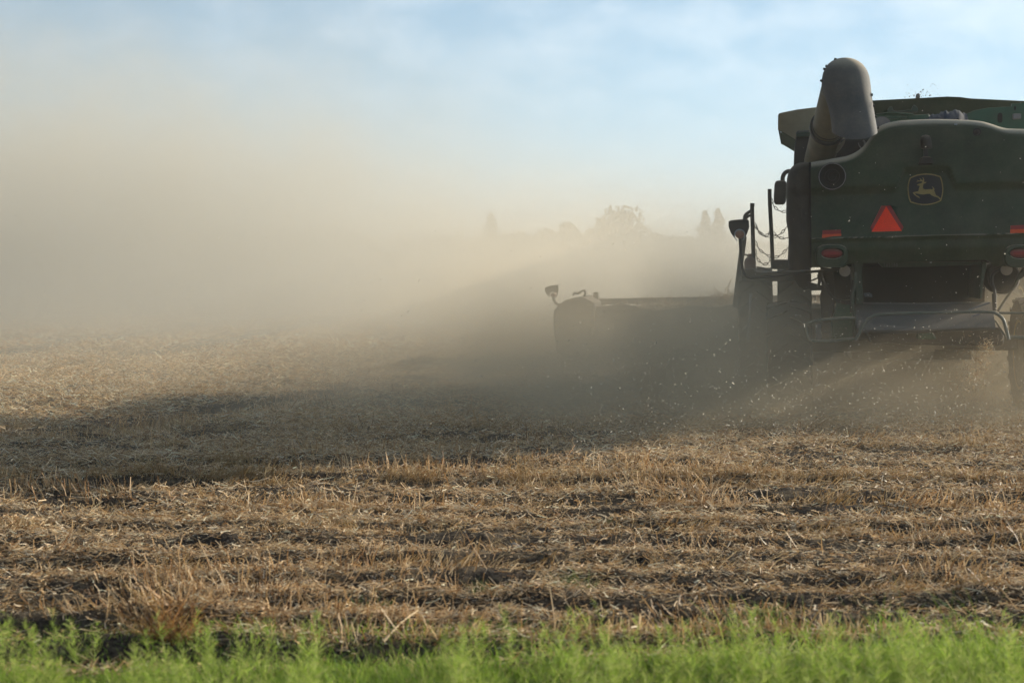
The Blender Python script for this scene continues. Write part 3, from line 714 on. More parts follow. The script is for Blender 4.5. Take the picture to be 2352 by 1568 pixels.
# --- platform, railings, chains, mirror, extinguisher
dp_ = 4.2
def post(Z, pts, d, r): return MB().tube([P3(Z, p, d) for p in pts], r, 10)
p1 = post(Z2, [(299, 138), (300, 200), (306, 400), (312, 620)], dp_, 0.033)
p1.tube([P3(Z2, (284, 132), dp_), P3(Z2, (317, 132), dp_)], 0.028, 8)
p1.tube([P3(Z2, p, dp_) for p in [(300, 172), (270, 190), (246, 212), (240, 250), (238, 300)]], 0.026, 8, 4)
p1.tube([P3(Z2, p, dp_) for p in [(300, 208), (272, 216), (254, 236), (250, 270)]], 0.020, 8, 4)
p1.build('railing_post', M['black'], root)
post(Z2, [(431, 12), (433, 120), (444, 320), (456, 610)], dp_ - 0.6, 0.031).build('railing_post', M['black'], root)
def chain(pts, d):
    cm = MB(); P = [P3(Z2, p, d) for p in pts]
    q = []
    for i in range(len(P) - 1):
        p0, p1_, p2, p3 = P[max(i - 1, 0)], P[i], P[i + 1], P[min(i + 2, len(P) - 1)]
        for k_ in range(12):
            t = k_ / 12; q.append(0.5 * ((2 * p1_) + (p2 - p0) * t + (2 * p0 - 5 * p1_ + 4 * p2 - p3) * t * t + (3 * p1_ - p0 - 3 * p2 + p3) * t ** 3))
    q.append(P[-1])
    ln = 0.0; lastp = q[0]; acc = 0; pts2 = [q[0]]
    for a in q[1:]:
        acc += (a - lastp).length; lastp = a
        if acc > 0.062: pts2.append(a); acc = 0
    for i in range(len(pts2) - 1):
        a, b_ = pts2[i], pts2[i + 1]; c_ = (a + b_) / 2; t = (b_ - a).normalized()
        nrm = t.cross(Vector((0, 1, 0))).normalized() if i % 2 == 0 else Vector((0, 1, 0))
        lk = [c_ + t * 0.040 * math.cos(an) + nrm * 0.016 * math.sin(an) for an in np.linspace(0, 2 * math.pi, 11)]
        cm.tube(lk, 0.0058, 5)
    cm.build('chain', M['black'], root)
chain([(318, 270), (350, 335), (400, 370), (428, 340), (438, 300)], dp_ - 0.3)
chain([(320, 285), (370, 352), (440, 380)], dp_ - 0.35)
chain([(322, 405), (360, 475), (443, 525)], dp_ - 0.3)
chain([(322, 470), (340, 540), (390, 582), (430, 560), (446, 520)], dp_ - 0.35)
chain([(443, 85), (470, 150), (520, 182), (575, 178)], dp_ - 0.6)
chain([(452, 335), (500, 375), (540, 386), (590, 372)], dp_ - 0.6)
chain([(458, 380), (520, 345), (580, 270)], dp_ - 0.65)
chain([(466, 527), (520, 508), (585, 435)], dp_ - 0.6)
MB().prism(poly(Z2, [(446, 552), (480, 543), (640, 546), (640, 616), (446, 617)], dp_ - 0.7), dp_ - 0.75, dp_ - 0.1).build('step_box', M['black'], root, bevel=0.01)
MB().prism(poly(Z2, [(236, 640), (246, 612), (318, 608), (336, 630), (400, 636), (700, 632), (700, 700), (230, 705)], dp_), dp_ - 0.7, dp_ + 0.9).build('platform', M['brown'], root, bevel=0.02)
fe = MB(); x, z = Z2((284, 600), dp_ - 0.05); zt = Z2((284, 545), dp_ - 0.05)[1]
fe.lathe([(0.0, -0.12), (0.085, -0.12), (0.09, -0.1), (0.09, zt - z - 0.03), (0.07, zt - z + 0.02), (0.03, zt - z + 0.05), (0.03, zt - z + 0.09), (0, zt - z + 0.09)], (x, dp_ - 0.1, z), (0, 0, 1), 20)
feo = fe.build('fire_extinguisher', M['redext'], root)
eh = MB(); eh.tube([P3(Z2, p, dp_ - 0.1) for p in [(283, 535), (262, 512), (240, 505)]], 0.014, 6, 3); eh.tube([P3(Z2, p, dp_ - 0.1) for p in [(262, 540), (275, 520), (286, 503)]], 0.016, 6, 3)
eh.tube([P3(Z2, p, dp_ - 0.1) for p in [(250, 570), (254, 545), (270, 535)]], 0.012, 6, 3)
eh.build('extinguisher_handle', M['black'], feo)
ld_ = MB(); ld_.tube([P3(Z2, (238, 370), dp_ + 0.5), P3(Z2, (205, 620), dp_ + 0.5), P3(Z2, (171, 905), dp_ + 0.5)], 0.045, 8)
ld_.tube([P3(Z2, (171, 880), dp_ + 0.5), P3(Z2, (200, 915), dp_ + 0.5)], 0.02, 6)
ld_.build('ladder_rail', M['black'], root)
MB().tube([P3(Z2, (290, 800), 3.4), P3(Z2, (283, 960), 3.4), P3(Z2, (266, 1165), 3.4)], 0.022, 8).build('marker_stick', M['white'], root)
mi = MB(); mp_ = rrect(630, 315, 66, 126, 4.5, 36); mp_ = [(x + (y_ - 315) * -0.05, y_) for x, y_ in mp_]
mi.prism(poly(Z5, mp_, 5.3), 5.22, 5.38)
mio = mi.build('cab_mirror', M['brown'], root, bevel=0.025)
MB().tube([P3(Z5, p, 5.3) for p in [(655, 200), (655, 160), (668, 125), (700, 95), (760, 90)]], 0.035, 8, 4).build('mirror_arm', M['black'], mio)
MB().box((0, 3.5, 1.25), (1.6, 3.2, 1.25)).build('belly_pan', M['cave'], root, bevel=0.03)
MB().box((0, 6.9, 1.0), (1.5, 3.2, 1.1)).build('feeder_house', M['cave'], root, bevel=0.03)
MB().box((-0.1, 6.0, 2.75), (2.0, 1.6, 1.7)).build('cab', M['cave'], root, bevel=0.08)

# --- wheels
def wheel_mesh(rad, wid, lugs):
    rr_ = rad * 0.58
    pr = [(rr_, -wid * 0.42), (rad * 0.80, -wid * 0.5), (rad * 0.93, -wid * 0.47), (rad * 0.955, -wid * 0.40), (rad * 0.965, 0), (rad * 0.955, wid * 0.40), (rad * 0.93, wid * 0.47), (rad * 0.80, wid * 0.5), (rr_, wid * 0.42)]
    t = MB().lathe(pr, (0, 0, 0), (1, 0, 0), 56)
    for i in range(lugs):
        for s in (-1, 1):
            a0 = 2 * math.pi * (i + (0.5 if s > 0 else 0)) / lugs
            vs = []
            for u, da in ((0.03, 0.0), (0.5, 0.22)):
                for dh in (-0.035, 0.035):
                    for rr2 in (rad * 0.93, rad):
                        an = a0 + da + dh * 0.9 / rad; r2 = rr2 - (0.03 * rad if u > 0.4 and rr2 == rad else 0)
                        vs.append((s * wid * u, r2 * math.cos(an), r2 * math.sin(an)))
            t.add(vs, [(0, 1, 3, 2), (4, 6, 7, 5), (0, 4, 5, 1), (2, 3, 7, 6), (1, 5, 7, 3), (0, 2, 6, 4)])
    rm = MB().lathe([(0.0, 0.02 * wid), (rr_ * 0.35, 0.02 * wid), (rr_ * 0.4, -0.12 * wid), (rr_ * 0.85, -0.2 * wid), (rr_ * 0.95, -0.42 * wid), (rr_ * 1.03, -0.44 * wid), (rr_ * 1.03, 0.44 * wid), (rr_ * 0.95, 0.42 * wid), (rr_ * 0.85, 0.1 * wid), (0, 0.1 * wid)], (0, 0, 0), (1, 0, 0), 40)
    return t, rm
def make_wheels(rad, wid, lugs, spots):
    t, rm = wheel_mesh(rad, wid, lugs)
    w0 = rm.build('wheel', M['rim'], root); t0 = t.build('tyre', M['rubber'], w0, smooth=30)
    for i, p in enumerate(spots):
        if i == 0: w_, t_ = w0, t0
        else:
            w_ = w0.copy(); col.objects.link(w_); w_.parent = root
            t_ = t0.copy(); col.objects.link(t_); t_.parent = w_
        w_.location = p
make_wheels(0.98, 0.52, 22, [(-2.12, 5.0, 0.95), (-1.52, 5.0, 0.95), (1.52, 5.0, 0.95), (2.12, 5.0, 0.95)])
make_wheels(0.76, 0.58, 18, [(-1.62, 1.35, 0.73), (1.55, 1.35, 0.73)])
MB().box((0, 1.6, 0.86), (2.7, 0.18, 0.18)).build('axle', M['black'], root, bevel=0.03)
MB().box((0, 5.0, 1.05), (2.6, 0.35, 0.4)).build('axle', M['black'], root, bevel=0.03)
MB().prism(poly(Z2, [(598, 660), (625, 700), (655, 750), (690, 772), (745, 760), (745, 650)], 0.9), 0.86, 0.90).build('mudguard', M['brown'], root, bevel=0.006)

# --- underside, chopper and spreader
MB().prism(poly(Z2, [(815, 600), (905, 610), (918, 700), (925, 860), (910, 1010), (850, 1020), (826, 1010), (812, 830), (826, 760)], 0.9), 0.85, 1.05).build('side_pillar', M['brown'], root, bevel=0.01)
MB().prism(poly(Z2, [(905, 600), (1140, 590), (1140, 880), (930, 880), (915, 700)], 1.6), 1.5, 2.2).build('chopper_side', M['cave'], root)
for p in ([(1062, 560), (1138, 560), (1128, 640), (1138, 880), (1085, 880), (1075, 700)], [(2030, 560), (2066, 560), (2066, 600), (2040, 720), (2030, 840), (2010, 840)]):
    MB().prism(poly(Z2, p, 0.35), 0.3, 1.4).build('chopper_housing', M['green'], root, bevel=0.008)
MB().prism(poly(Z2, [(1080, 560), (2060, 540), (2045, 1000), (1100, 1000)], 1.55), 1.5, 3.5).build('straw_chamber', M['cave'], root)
cross = [(1255, 575), (1285, 603), (1600, 598), (2050, 582), (2060, 556), (1250, 566)]
cbm = MB().prism(poly(Z2, cross, 0.42), 0.38, 0.46).build('cross_beam', M['green'], root, bevel=0.006)
MB().prism(poly(Z2, [(1642, 563), (1656, 562), (1656, 568), (1642, 569)], 0.36), 0.355, 0.379).build('beam_marking', M['white'], cbm, smooth=0)
# painted number on the beam
DG = {'1': [[(.5, 1), (.42, 0)], [(.25, .8), (.5, 1)]], '6': [[(.8, 1), (.3, .6), (.15, .3), (.3, .03), (.7, .03), (.85, .3), (.65, .52), (.2, .42)]], '5': [[(.8, 1), (.25, 1), (.2, .58), (.65, .6), (.85, .32), (.65, .03), (.15, .06)]],
      '3': [[(.2, .95), (.6, 1), (.75, .78), (.45, .54), (.8, .3), (.55, .02), (.15, .06)]], '8': [[(.5, .52), (.2, .75), (.5, 1), (.8, .75), (.5, .52), (.15, .25), (.5, .0), (.85, .25), (.5, .52)]], '0': [[(.5, 1), (.15, .6), (.2, .15), (.5, 0), (.8, .15), (.85, .6), (.5, 1)]]}
num = MB()
for i, ch_ in enumerate('165380'):
    for st in DG[ch_]:
        pts = [P3(Z2, (1292 + i * 18.5 + 14 * u, 597 - 24 * v_ - i * 0.4), 0.372) for u, v_ in st]
        num.tube(pts, 0.0035, 5)
num.build('painted_number', M['number'], cbm)
# sticker inside
MB().prism(poly(Z2, [(1144, 797), (1185, 793), (1204, 806), (1206, 826), (1150, 824)], 0.9), 0.88, 0.92).build('sticker', M['sheet'], root, smooth=0)
# tailboard sheet
tb = [[P3(Z2, (1082, 868), 0.75), P3(Z2, (1500, 874), 0.75), P3(Z2, (2106, 862), 0.75)], [P3(Z2, (1078, 960), 0.35), P3(Z2, (1500, 955), 0.35), P3(Z2, (2118, 930), 0.35)],
      [P3(Z2, (1084, 1040), 0.0), P3(Z2, (1500, 1045), 0.0), P3(Z2, (2132, 1010), 0.0)], [P3(Z2, (1110, 1078), -0.12), P3(Z2, (1500, 1080), -0.12), P3(Z2, (2138, 1052), -0.12)]]
tbb = MB().grid(tb); tbb.grid([[p + Vector((0, 0.03, -0.03)) for p in r] for r in tb])
tbo = tbb.build('tailboard', M['sheet'], root, smooth=60)
MB().tube([P3(Z2, (1085, 872), 0.70), P3(Z2, (1500, 876), 0.70), P3(Z2, (2030, 868), 0.70)], 0.012, 6).build('tailboard_hinge', M['metal'], tbo)
sb = MB()
for a, b_ in (((1930, 935), (2085, 880)), ((2040, 1022), (2115, 985)), ((1950, 985), (2010, 965))):
    pa_, pb_ = P3(Z2, a, 0.25), P3(Z2, b_, 0.30); sb.tube([pa_ + Vector((0, -0.06, 0.02)), pb_ + Vector((0, -0.06, 0.02))], 0.012, 6)
sb.build('tailboard_rib', M['sheet'], tbo)
# spreader drum below the tailboard
MB().prism(poly(Z2, [(1150, 1080), (2180, 1050), (2190, 1180), (2120, 1195), (1700, 1185), (1200, 1180)], 0.3), 0.15, 0.9).build('spreader', M['brown'], root, bevel=0.03)
MB().prism(poly(Z2, [(1540, 1128), (1556, 1095), (1660, 1092), (1692, 1140), (1680, 1146), (1545, 1142)], 0.05), 0.03, 0.12).build('spreader_cover', M['clean'], root, bevel=0.01)
# guard tubes
MB().tube([P3(Z2, p, -0.15) for p in [(1082, 1152), (1105, 1105), (1130, 1050), (1165, 1000), (1215, 966), (1280, 955), (1450, 948), (1800, 941), (2080, 938), (2140, 950), (2190, 990), (2212, 1050), (2236, 1148)]], 0.020, 10, 4).build('guard_tube', M['tubeg'], root)
MB().tube([P3(Z2, (2138, 1008), 0.3), P3(Z2, (2232, 1146), -0.12)], 0.014, 8).build('guard_brace', M['tubeg'], root)
MB().tube([P3(Z2, p, 0.0) for p in [(1075, 985), (1000, 985), (900, 992), (800, 1004), (730, 1020), (704, 1040), (712, 1090), (728, 1138), (760, 1156), (850, 1158), (950, 1152), (1078, 1138)]], 0.021, 10, 4).build('guard_tube', M['tubeg'], root)
MB().tube([P3(Z2, p, 0.02) for p in [(1076, 640), (1078, 730), (1060, 800), (1056, 900), (1068, 950), (1070, 1040), (1084, 1150)]], 0.022, 8, 4).build('guard_post', M['green'], root)
MB().prism(poly(Z2, [(925, 930), (945, 860), (1058, 850), (1060, 1148), (1040, 1158), (905, 1165), (900, 1000)], 0.7), 0.6, 1.1).build('drive_cover', M['clean'], root, bevel=0.015)
MB().prism(poly(Z2, [(776, 1030), (820, 1018), (826, 1150), (782, 1156)], 0.5), 0.45, 0.55).build('cover_plate', M['metal'], root, bevel=0.008)
hz_ = MB()
for pts in ([(805, 640), (830, 700), (870, 780), (920, 840), (1000, 860), (1060, 858)], [(815, 640), (842, 720), (885, 800), (930, 850), (1010, 872), (1060, 872)], [(800, 655), (808, 700), (800, 740)], [(1065, 700), (1052, 780), (1050, 860), (1050, 940)], [(905, 860), (885, 960), (880, 1010)]):
    hz_.tube([P3(Z2, p, 0.55) for p in pts], 0.020, 8, 5)
hz_.tube([P3(Z2, (740, 706), 0.6), P3(Z2, (822, 672), 0.6)], 0.012, 6)
hz_.build('hydraulic_hose', M['black'], root)
lk = MB(); lk.prism(poly(Z2, [(718, 710), (760, 720), (830, 740), (830, 775), (738, 778), (725, 750)], 0.8), 0.75, 0.85)
lk.build('linkage_arm', M['black'], root, bevel=0.006)
# work lights under the hood
for p, d_ in (((1000, 630), 0.25), ((2220, 620), 0.25)):
    x, z = Z2(p, d_)
    wl = MB().lathe([(0.0, 0.12), (0.05, 0.12), (0.075, 0.02), (0.075, 0.0)], (x, d_, z), (0, 1, 0), 24).build('work_light', M['black'], root)
    MB().lathe([(0.070, 0.0), (0.070, -0.01), (0.04, -0.022), (0, -0.025)], (x, d_, z), (0, 1, 0), 24).build('light_lens', M['tan'], wl)
# right side frame bits
rb = MB()
rb.tube([P3(ZR, p, 0.3) for p in [(600, 300), (500, 350), (460, 420), (465, 520), (500, 660), (510, 950)]], 0.020, 8, 4)
rb.tube([P3(ZR, p, 0.3) for p in [(485, 680), (490, 820), (500, 950)]], 0.02, 8)
rb.build('bracket_post', M['black'], root)
MB().tube([P3(ZR, (770, 640), 0.5), P3(ZR, (680, 770), 0.45), P3(ZR, (560, 950), 0.35)], 0.016, 8).build('brace_rod', M['auger'], root)
MB().prism(poly(ZR, [(950, 270), (870, 380), (820, 490), (790, 590), (750, 650), (800, 600), (830, 560), (850, 480), (925, 440), (990, 380)], 0.6), 0.55, 0.65).build('side_strut', M['green'], root, bevel=0.006)
MB().lathe([(0.0, 0.0), (0.19, 0.0), (0.21, 0.05), (0.21, 0.35), (0.0, 0.35)], P3(ZR, (640, 430), 0.7), (0, 1, 0), 30).build('drive_pulley', M['brown'], root)
MB().tube([P3(ZR, (570, 985), 0.2), P3(ZR, (1300, 985), 0.2)], 0.016, 8).build('guard_tube', M['tubeg'], root)
MB().tube([P3(ZR, (740, 1365), 0.1), P3(ZR, (1300, 1365), 0.1)], 0.024, 8).build('guard_tube', M['tubeg'], root)

# --- header
dh = 8.6
xl_ = Z3((302, 620), dh)[0]
half = abs(xl_)
zt0 = Z3((800, 470), dh)[1]
fr = MB()
xsn = np.linspace(xl_ + 0.15, half, 60)
topn = np.array([zt0 + 0.05 * math.sin(x * 2.1) + 0.04 * math.sin(x * 5.3 + 1) for x in xsn])
fr.grid([[(x, dh + 0.0, 0.10) for x in xsn], [(x, dh - 0.12, 0.5) for x in xsn], [(x, dh, t_) for x, t_ in zip(xsn, topn)], [(x, dh + 0.12, t_) for x, t_ in zip(xsn, topn)], [(x, dh + 0.9, 0.12) for x in xsn], [(x, dh + 0.0, 0.10) for x in xsn]])
header = fr.build('header', M['brown'], root, smooth=50)
es = [(345, 455), (318, 475), (305, 510), (300, 620), (310, 760), (328, 870), (345, 940), (400, 970), (470, 992), (640, 1010), (720, 900), (740, 420), (640, 372), (600, 360), (520, 365), (430, 390), (385, 425)]
for sgn in (1, -1):
    pp = poly(Z3, es, dh)
    if sgn < 0: pp = [(-x, z) for x, z in pp][::-1]
    MB().prism(pp, dh - 0.1, dh + 1.6).build('end_shield', M['brown'], header, bevel=0.05)
rl = MB()
xa, za = Z3((735, 362), dh + 1.0)[0], Z3((1600, 362), dh + 1.0)[1]
zb2 = Z3((1600, 424), dh + 1.0)[1]
rl.box(((xa + half - 0.4) / 2, dh + 1.0, (za + zb2) / 2), (half - 0.4 - xa, 0.10, za - zb2))
rl.box((xa + 0.02, dh + 1.0, za - 0.02), (0.10, 0.14, 0.30))
reel = rl.build('reel', M['black'], header, bevel=0.01)
for i in range(34):
    if i == 0: tine0 = tn_ = MB().tube([(0, dh + 1.0, zb2 + 0.02), (0.01, dh + 0.99, zb2 - 0.14), (0.02, dh + 0.95, zb2 - 0.26)], 0.010, 5).build('reel_tine', M['black'], header)
    else: tn_ = tine0.copy(); col.objects.link(tn_); tn_.parent = header
    tn_.location.x = xa + 0.8 + i * 0.145
hh_ = MB(); hh_.tube([P3(Z3, p, dh + 0.2) for p in [(500, 345), (515, 318), (560, 322), (590, 300), (620, 295), (632, 315), (612, 365)]], 0.022, 6, 4)
hh_.build('header_hose', M['black'], header)
lamp(Z3, dh + 0.1, [(420, 436), (350, 438), (318, 420), (302, 385), (298, 350)],
     ([(204, 270), (215, 258), (270, 238), (338, 232), (346, 245), (347, 290), (335, 345), (318, 372), (312, 330), (285, 300), (258, 320), (256, 365), (225, 335), (208, 300)], (300, 338), 30, None), header, 0.028)

# crop gathered on the header and straw being thrown out
def world_ribbons(name, loc_pts, L0, L1, w0, w1, label, cat, dark=1.0, flat=0.5):
    n = len(loc_pts)
    p = np.array([RM @ Vector(q_) for q_ in loc_pts])
    d = rng.normal(size=(n, 3)) * np.array([1, 1, flat]); d /= np.linalg.norm(d, axis=1, keepdims=True)
    Ls = rng.uniform(L0, L1, n)
    v, q, c = ribbons(p, d, Ls, rng.uniform(w0, w1, n), rng.normal(0, 0.2, (n, 3)) * Ls[:, None], straw_tint(n, dark), 2, 0.7)
    o = np_mesh(name, v, q, sm, c); tag(o, label, cat, kind='stuff'); return o
pts = []
for i in range(9000):
    x = rng.uniform(xl_ + 0.5, half - 0.2)
    hgt = zt0 + 0.02 + 0.10 * math.sin(x * 1.7 + 0.6) + 0.06 * math.sin(x * 4.1)
    pts.append((x, dh + rng.uniform(0.15, 1.0), max(0.3, hgt - abs(rng.normal(0, 0.12)))))
world_ribbons('cut_crop', pts, 0.08, 0.3, 0.008, 0.016, 'heap of cut bean plants gathered along the wide header', 'crop', 0.7)
pts = []
for i in range(1500):
    t = rng.random() ** 1.1
    a = P3(Z2, (2085, 1195), -0.1); b_ = P3(Z2, (1925, 1490), -0.7); c_ = a.lerp(b_, t)
    s_ = (0.035 + 0.05 * t) * (2.6 if i % 4 == 0 else 1.0)
    pts.append(c_ + Vector(rng.normal(0, s_, 3)))
world_ribbons('falling_straw', pts, 0.015, 0.06, 0.0025, 0.005, 'thin stream of chopped straw falling from the spreader at the right', 'straw', 1.1, 1.0)

# ------------------------------------------------------------------ chaff flying in the air
def chaff_pts(n, cx_, cy_, sx_, sy_, zs):
    x = rng.normal(cx_, sx_, n); y = rng.normal(cy_, sy_, n); z = 0.05 + np.abs(rng.normal(0, zs, n))
    return np.stack([x, y, z], 1)
pt = np.concatenate([chaff_pts(8000, 3.2, 15.2, 2.3, 1.5, 0.55), chaff_pts(2200, 0.5, 16.0, 3.4, 2.6, 1.1), chaff_pts(450, -3, 17, 5, 5, 1.6), chaff_pts(350, 3.0, 16, 3.0, 2.5, 2.2)])
pt = pt[pt[:, 1] > 10.5]
n = len(pt)
d = rng.normal(size=(n, 3)); d /= np.linalg.norm(d, axis=1, keepdims=True)
Ls = np.where(rng.random(n) < 0.015, rng.uniform(0.016, 0.04, n), rng.uniform(0.004, 0.012, n))
cols = np.array([(0.72, 0.66, 0.55)]) * rng.uniform(0.6, 1.2, (n, 1))
v, q, c = ribbons(pt, d, Ls, np.minimum(Ls * 0.8, 0.0085), rng.normal(0, 0.15, (n, 3)) * Ls[:, None], np.clip(cols, 0, 0.85), 2, 0.8)
o = np_mesh('chaff', v, q, leafy_mat('pale_chaff', 0.4, 0.5), c); tag(o, 'pale flakes of chaff flying in the dust around the harvester', 'chaff', kind='stuff')
# dark bits above the tank
pts = [P3(ZT, (600 + random.gauss(170, 120), 140 - abs(random.gauss(0, 50))), 2.6) + Vector(rng.normal(0, 0.3, 3) * np.array([0, 1, 0])) for i in range(90)]
world_ribbons('flying_bits', pts, 0.008, 0.022, 0.006, 0.012, 'tiny dark bits of crop flying up above the grain tank', 'crop bits', 0.25, 1.0)

# ------------------------------------------------------------------ trees on the far side
lm = leafy_mat('far_foliage', 0.3, 0.8)
bark, nt, b = new_mat('bark'); n_ = noise_v(nt, None, 3, 5, 0.6)
nt.links.new(mixc(nt, n_, (0.05, 0.037, 0.027), (0.13, 0.10, 0.075)), b.inputs['Base Color']); b.inputs['Roughness'].default_value = 0.95
def leaf_quads(pts, size, tints):
    n = len(pts); d = rng.normal(size=(n, 3)); d /= np.linalg.norm(d, axis=1, keepdims=True)
    L_ = rng.uniform(0.6, 1.3, n) * size
    return ribbons(pts - d * (L_ * 0.5)[:, None], d, L_, L_ * 0.7, rng.normal(0, 0.2, (n, 3)) * L_[:, None], tints, 1, 0.6)
def broad_crown(H, W, n=3800):
    k = 16; P_ = []
    cs = rng.normal(size=(k, 3)); cs /= np.linalg.norm(cs, axis=1, keepdims=True)
    cs = cs * np.array([W * 0.30, W * 0.30, H * 0.26]) * rng.uniform(0.7, 1.1, (k, 1)); cs[:, 2] += H * 0.58
    rs = rng.uniform(0.16, 0.26, k) * W
    which = rng.integers(0, k, n)
    dd = rng.normal(size=(n, 3)); dd /= np.linalg.norm(dd, axis=1, keepdims=True)
    p = cs[which] + dd * (rs[which] * rng.random(n) ** 0.35)[:, None]
    p[:, 2] = np.maximum(p[:, 2], H * 0.10 + 0.2 * rng.random(n))
    t = np.array([(0.035, 0.055, 0.018)]) * rng.uniform(0.5, 1.6, (k, 1))[which] * rng.uniform(0.8, 1.2, (n, 1))
    return leaf_quads(p, 0.55, t)
def conifer_crown(H, W, n=2600):
    z = H * (0.10 + 0.88 * rng.random(n) ** 1.3); tier = np.floor(z / (H / 16.0)) * (H / 16.0)
    f = 1 - z / H; gap = 0.55 + 0.45 * (1 - (z - tier) / (H / 16.0))
    az = rng.random(n) * 2 * math.pi
    lob = 0.75 + 0.35 * np.sin(az * 3 + tier * 2.7)
    r = W * 0.62 * (f ** 0.8) * gap * lob * rng.random(n) ** 0.5
    p = np.stack([np.cos(az) * r, np.sin(az) * r, z - r * 0.22], 1)
    t = np.array([(0.022, 0.040, 0.020)]) * rng.uniform(0.6, 1.5, (n, 1))
    return leaf_quads(p, 0.42, t)
def tree(kind, H, W, px, D, label, group='trees on the far side of the field'):
    x = (px - CXP) / FPX * D
    r_ = empty('conifer_tree' if kind == 'c' else 'broadleaf_tree', (x, D, -0.1)); tag(r_, label, 'tree', group)
    tk = MB().tube([(0, 0, 0), (0.1, 0, H * 0.3), (0.0, 0.05, H * (0.95 if kind == 'c' else 0.62))], [0.03 * H, 0.022 * H, 0.006 * H], 8)
    if kind == 'b':
        for i in range(6):
            a = i * 1.05; tk.tube([(0.05, 0, H * (0.2 + 0.05 * i)), (math.cos(a) * W * 0.15, math.sin(a) * W * 0.15, H * (0.38 + 0.05 * i)), (math.cos(a) * W * 0.28, math.sin(a) * W * 0.28, H * (0.5 + 0.05 * i))], [0.012 * H, 0.008 * H, 0.003 * H], 6)
    tk.build('trunk', bark, r_)
    v, q, c = (conifer_crown if kind == 'c' else broad_crown)(H, W)
    o = np_mesh('crown', v, q, lm, c); o.parent = r_
    return r_
def th(py, D): return (590 - py) / FPX * D + 2.0
DT = 210
for kind, px, top, wpx, D, label in [
    ('c', 1128, 486, 95, 215, 'lone pointed conifer rising above the tree line left of the centre'),
    ('b', 1430, 483, 150, 205, 'large round-topped broadleaf tree, the widest crown on the tree line'),
    ('b', 1306, 504, 66, 212, 'small rounded tree standing left of the big round tree'),
    ('b', 1252, 516, 62, 218, 'low bushy tree between the lone conifer and the small rounded tree'),
    ('b', 1188, 530, 66, 214, 'low spreading tree just right of the lone conifer'),
    ('b', 1082, 538, 52, 216, 'low tree just left of the lone conifer'),
    ('b', 1364, 518, 60, 216, 'mid-height tree pressed against the left side of the big round tree'),
    ('b', 1510, 530, 60, 214, 'low tree at the right foot of the big round tree'),
    ('c', 1618, 483, 95, 210, 'left one of the twin conifers behind the harvester lamp'),
    ('c', 1648, 478, 95, 212, 'right one of the twin conifers behind the harvester lamp'),
    ('b', 1570, 540, 70, 208, 'low bush between the big round tree and the twin conifers'),
    ('c', 772, 508, 70, 220, 'rightmost tall conifer of the dim group at the left'),
    ('c', 745, 513, 66, 221, 'second conifer from the right in the dim group at the left'),
    ('c', 712, 512, 70, 222, 'third conifer from the right in the dim group at the left'),
    ('b', 665, 524, 70, 223, 'dim broadleaf tree at the left end of the conifer group'),
    ('b', 560, 528, 110, 226, 'very faint broad tree nearly lost in the dust at far left')]:
    tree(kind, th(top, D) + 0.1, wpx / FPX * D, px, D, label)
pts = []
for i in range(16000):
    px = rng.uniform(150, 2300); D = rng.uniform(222, 236)
    hh = 2.0 + 2.6 * float(mnoise.noise(Vector((px * 0.012, 3.1, 0))) * 0.5 + 0.5) + 0.8 * float(mnoise.noise(Vector((px * 0.06, 8, 0))))
    hh += 2.2 * max(0.0, 1 - abs(px - 560) / 260) + 1.3 * max(0.0, 1 - abs(px - 1330) / 300)
    if 790 < px < 1060: hh += 0.7
    pts.append(((px - CXP) / FPX * D, D, rng.random() ** 0.7 * (hh + 1.2)))
pts = np.array(pts)
v, q, c = leaf_quads(pts, 0.6, np.array([(0.035, 0.05, 0.02)]) * rng.uniform(0.5, 1.5, (len(pts), 1)))
o = np_mesh('hedge', v, q, lm, c); tag(o, 'low dark hedgerow running along the far side of the field', 'hedge', kind='stuff')

# ------------------------------------------------------------------ small plants and bits in the stubble
def weed(px, py, n, h, spread, label, pal=((0.09, 0.18, 0.03), (0.15, 0.25, 0.05)), name='weed', cat='weed', group='green weeds in the stubble', wd=(0.004, 0.009)):
    g0 = ground_pt(px, py); 
    z0 = float(gz(np.array([g0.x]), np.array([g0.y]))[0])
    p = np.stack([rng.normal(0, spread, n), rng.normal(0, spread * 0.7, n), np.zeros(n)], 1)
    d = np.stack([rng.normal(0, 0.6, n), rng.normal(0, 0.6, n), np.ones(n)], 1); d /= np.linalg.norm(d, axis=1, keepdims=True)
    Ls = rng.uniform(0.4, 1, n) * h * 1.3; pa_ = np.array(pal)
    t = pa_[rng.integers(0, len(pa_), n)] * rng.uniform(0.7, 1.2, (n, 1))
    b_ = np.stack([rng.normal(0, .3, n), rng.normal(0, .3, n), -np.abs(rng.normal(.3, .2, n))], 1) * Ls[:, None]
    v, q, c = ribbons(p, d, Ls, rng.uniform(*wd, n), b_, t, 3, 0.2)
    o = np_mesh(name, v, q, gm, c); o.location = (g0.x, g0.y, z0 - 0.01); tag(o, label, cat, group); return o
weed(1320, 1345, 150, 0.16, 0.08, 'loose olive green weed tuft left of centre right, deepest in the stubble', ((0.14, 0.17, 0.05), (0.09, 0.13, 0.04)))
weed(848, 1390, 170, 0.15, 0.07, 'dark green weed clump in the stubble left of the centre')
weed(1105, 1362, 70, 0.12, 0.05, 'faint thin weed tuft between the dark clump and the olive tuft', ((0.16, 0.17, 0.06), (0.10, 0.13, 0.04)))
weed(1755, 1420, 130, 0.15, 0.07, 'yellowish green weed tuft near the verge at the right', ((0.14, 0.19, 0.04), (0.17, 0.21, 0.06)))
weed(1150, 1432, 120, 0.10, 0.04, 'small dark weed close to the grass edge at the centre')
weed(765, 1395, 90, 0.10, 0.045, 'low weed left of the dark green clump')
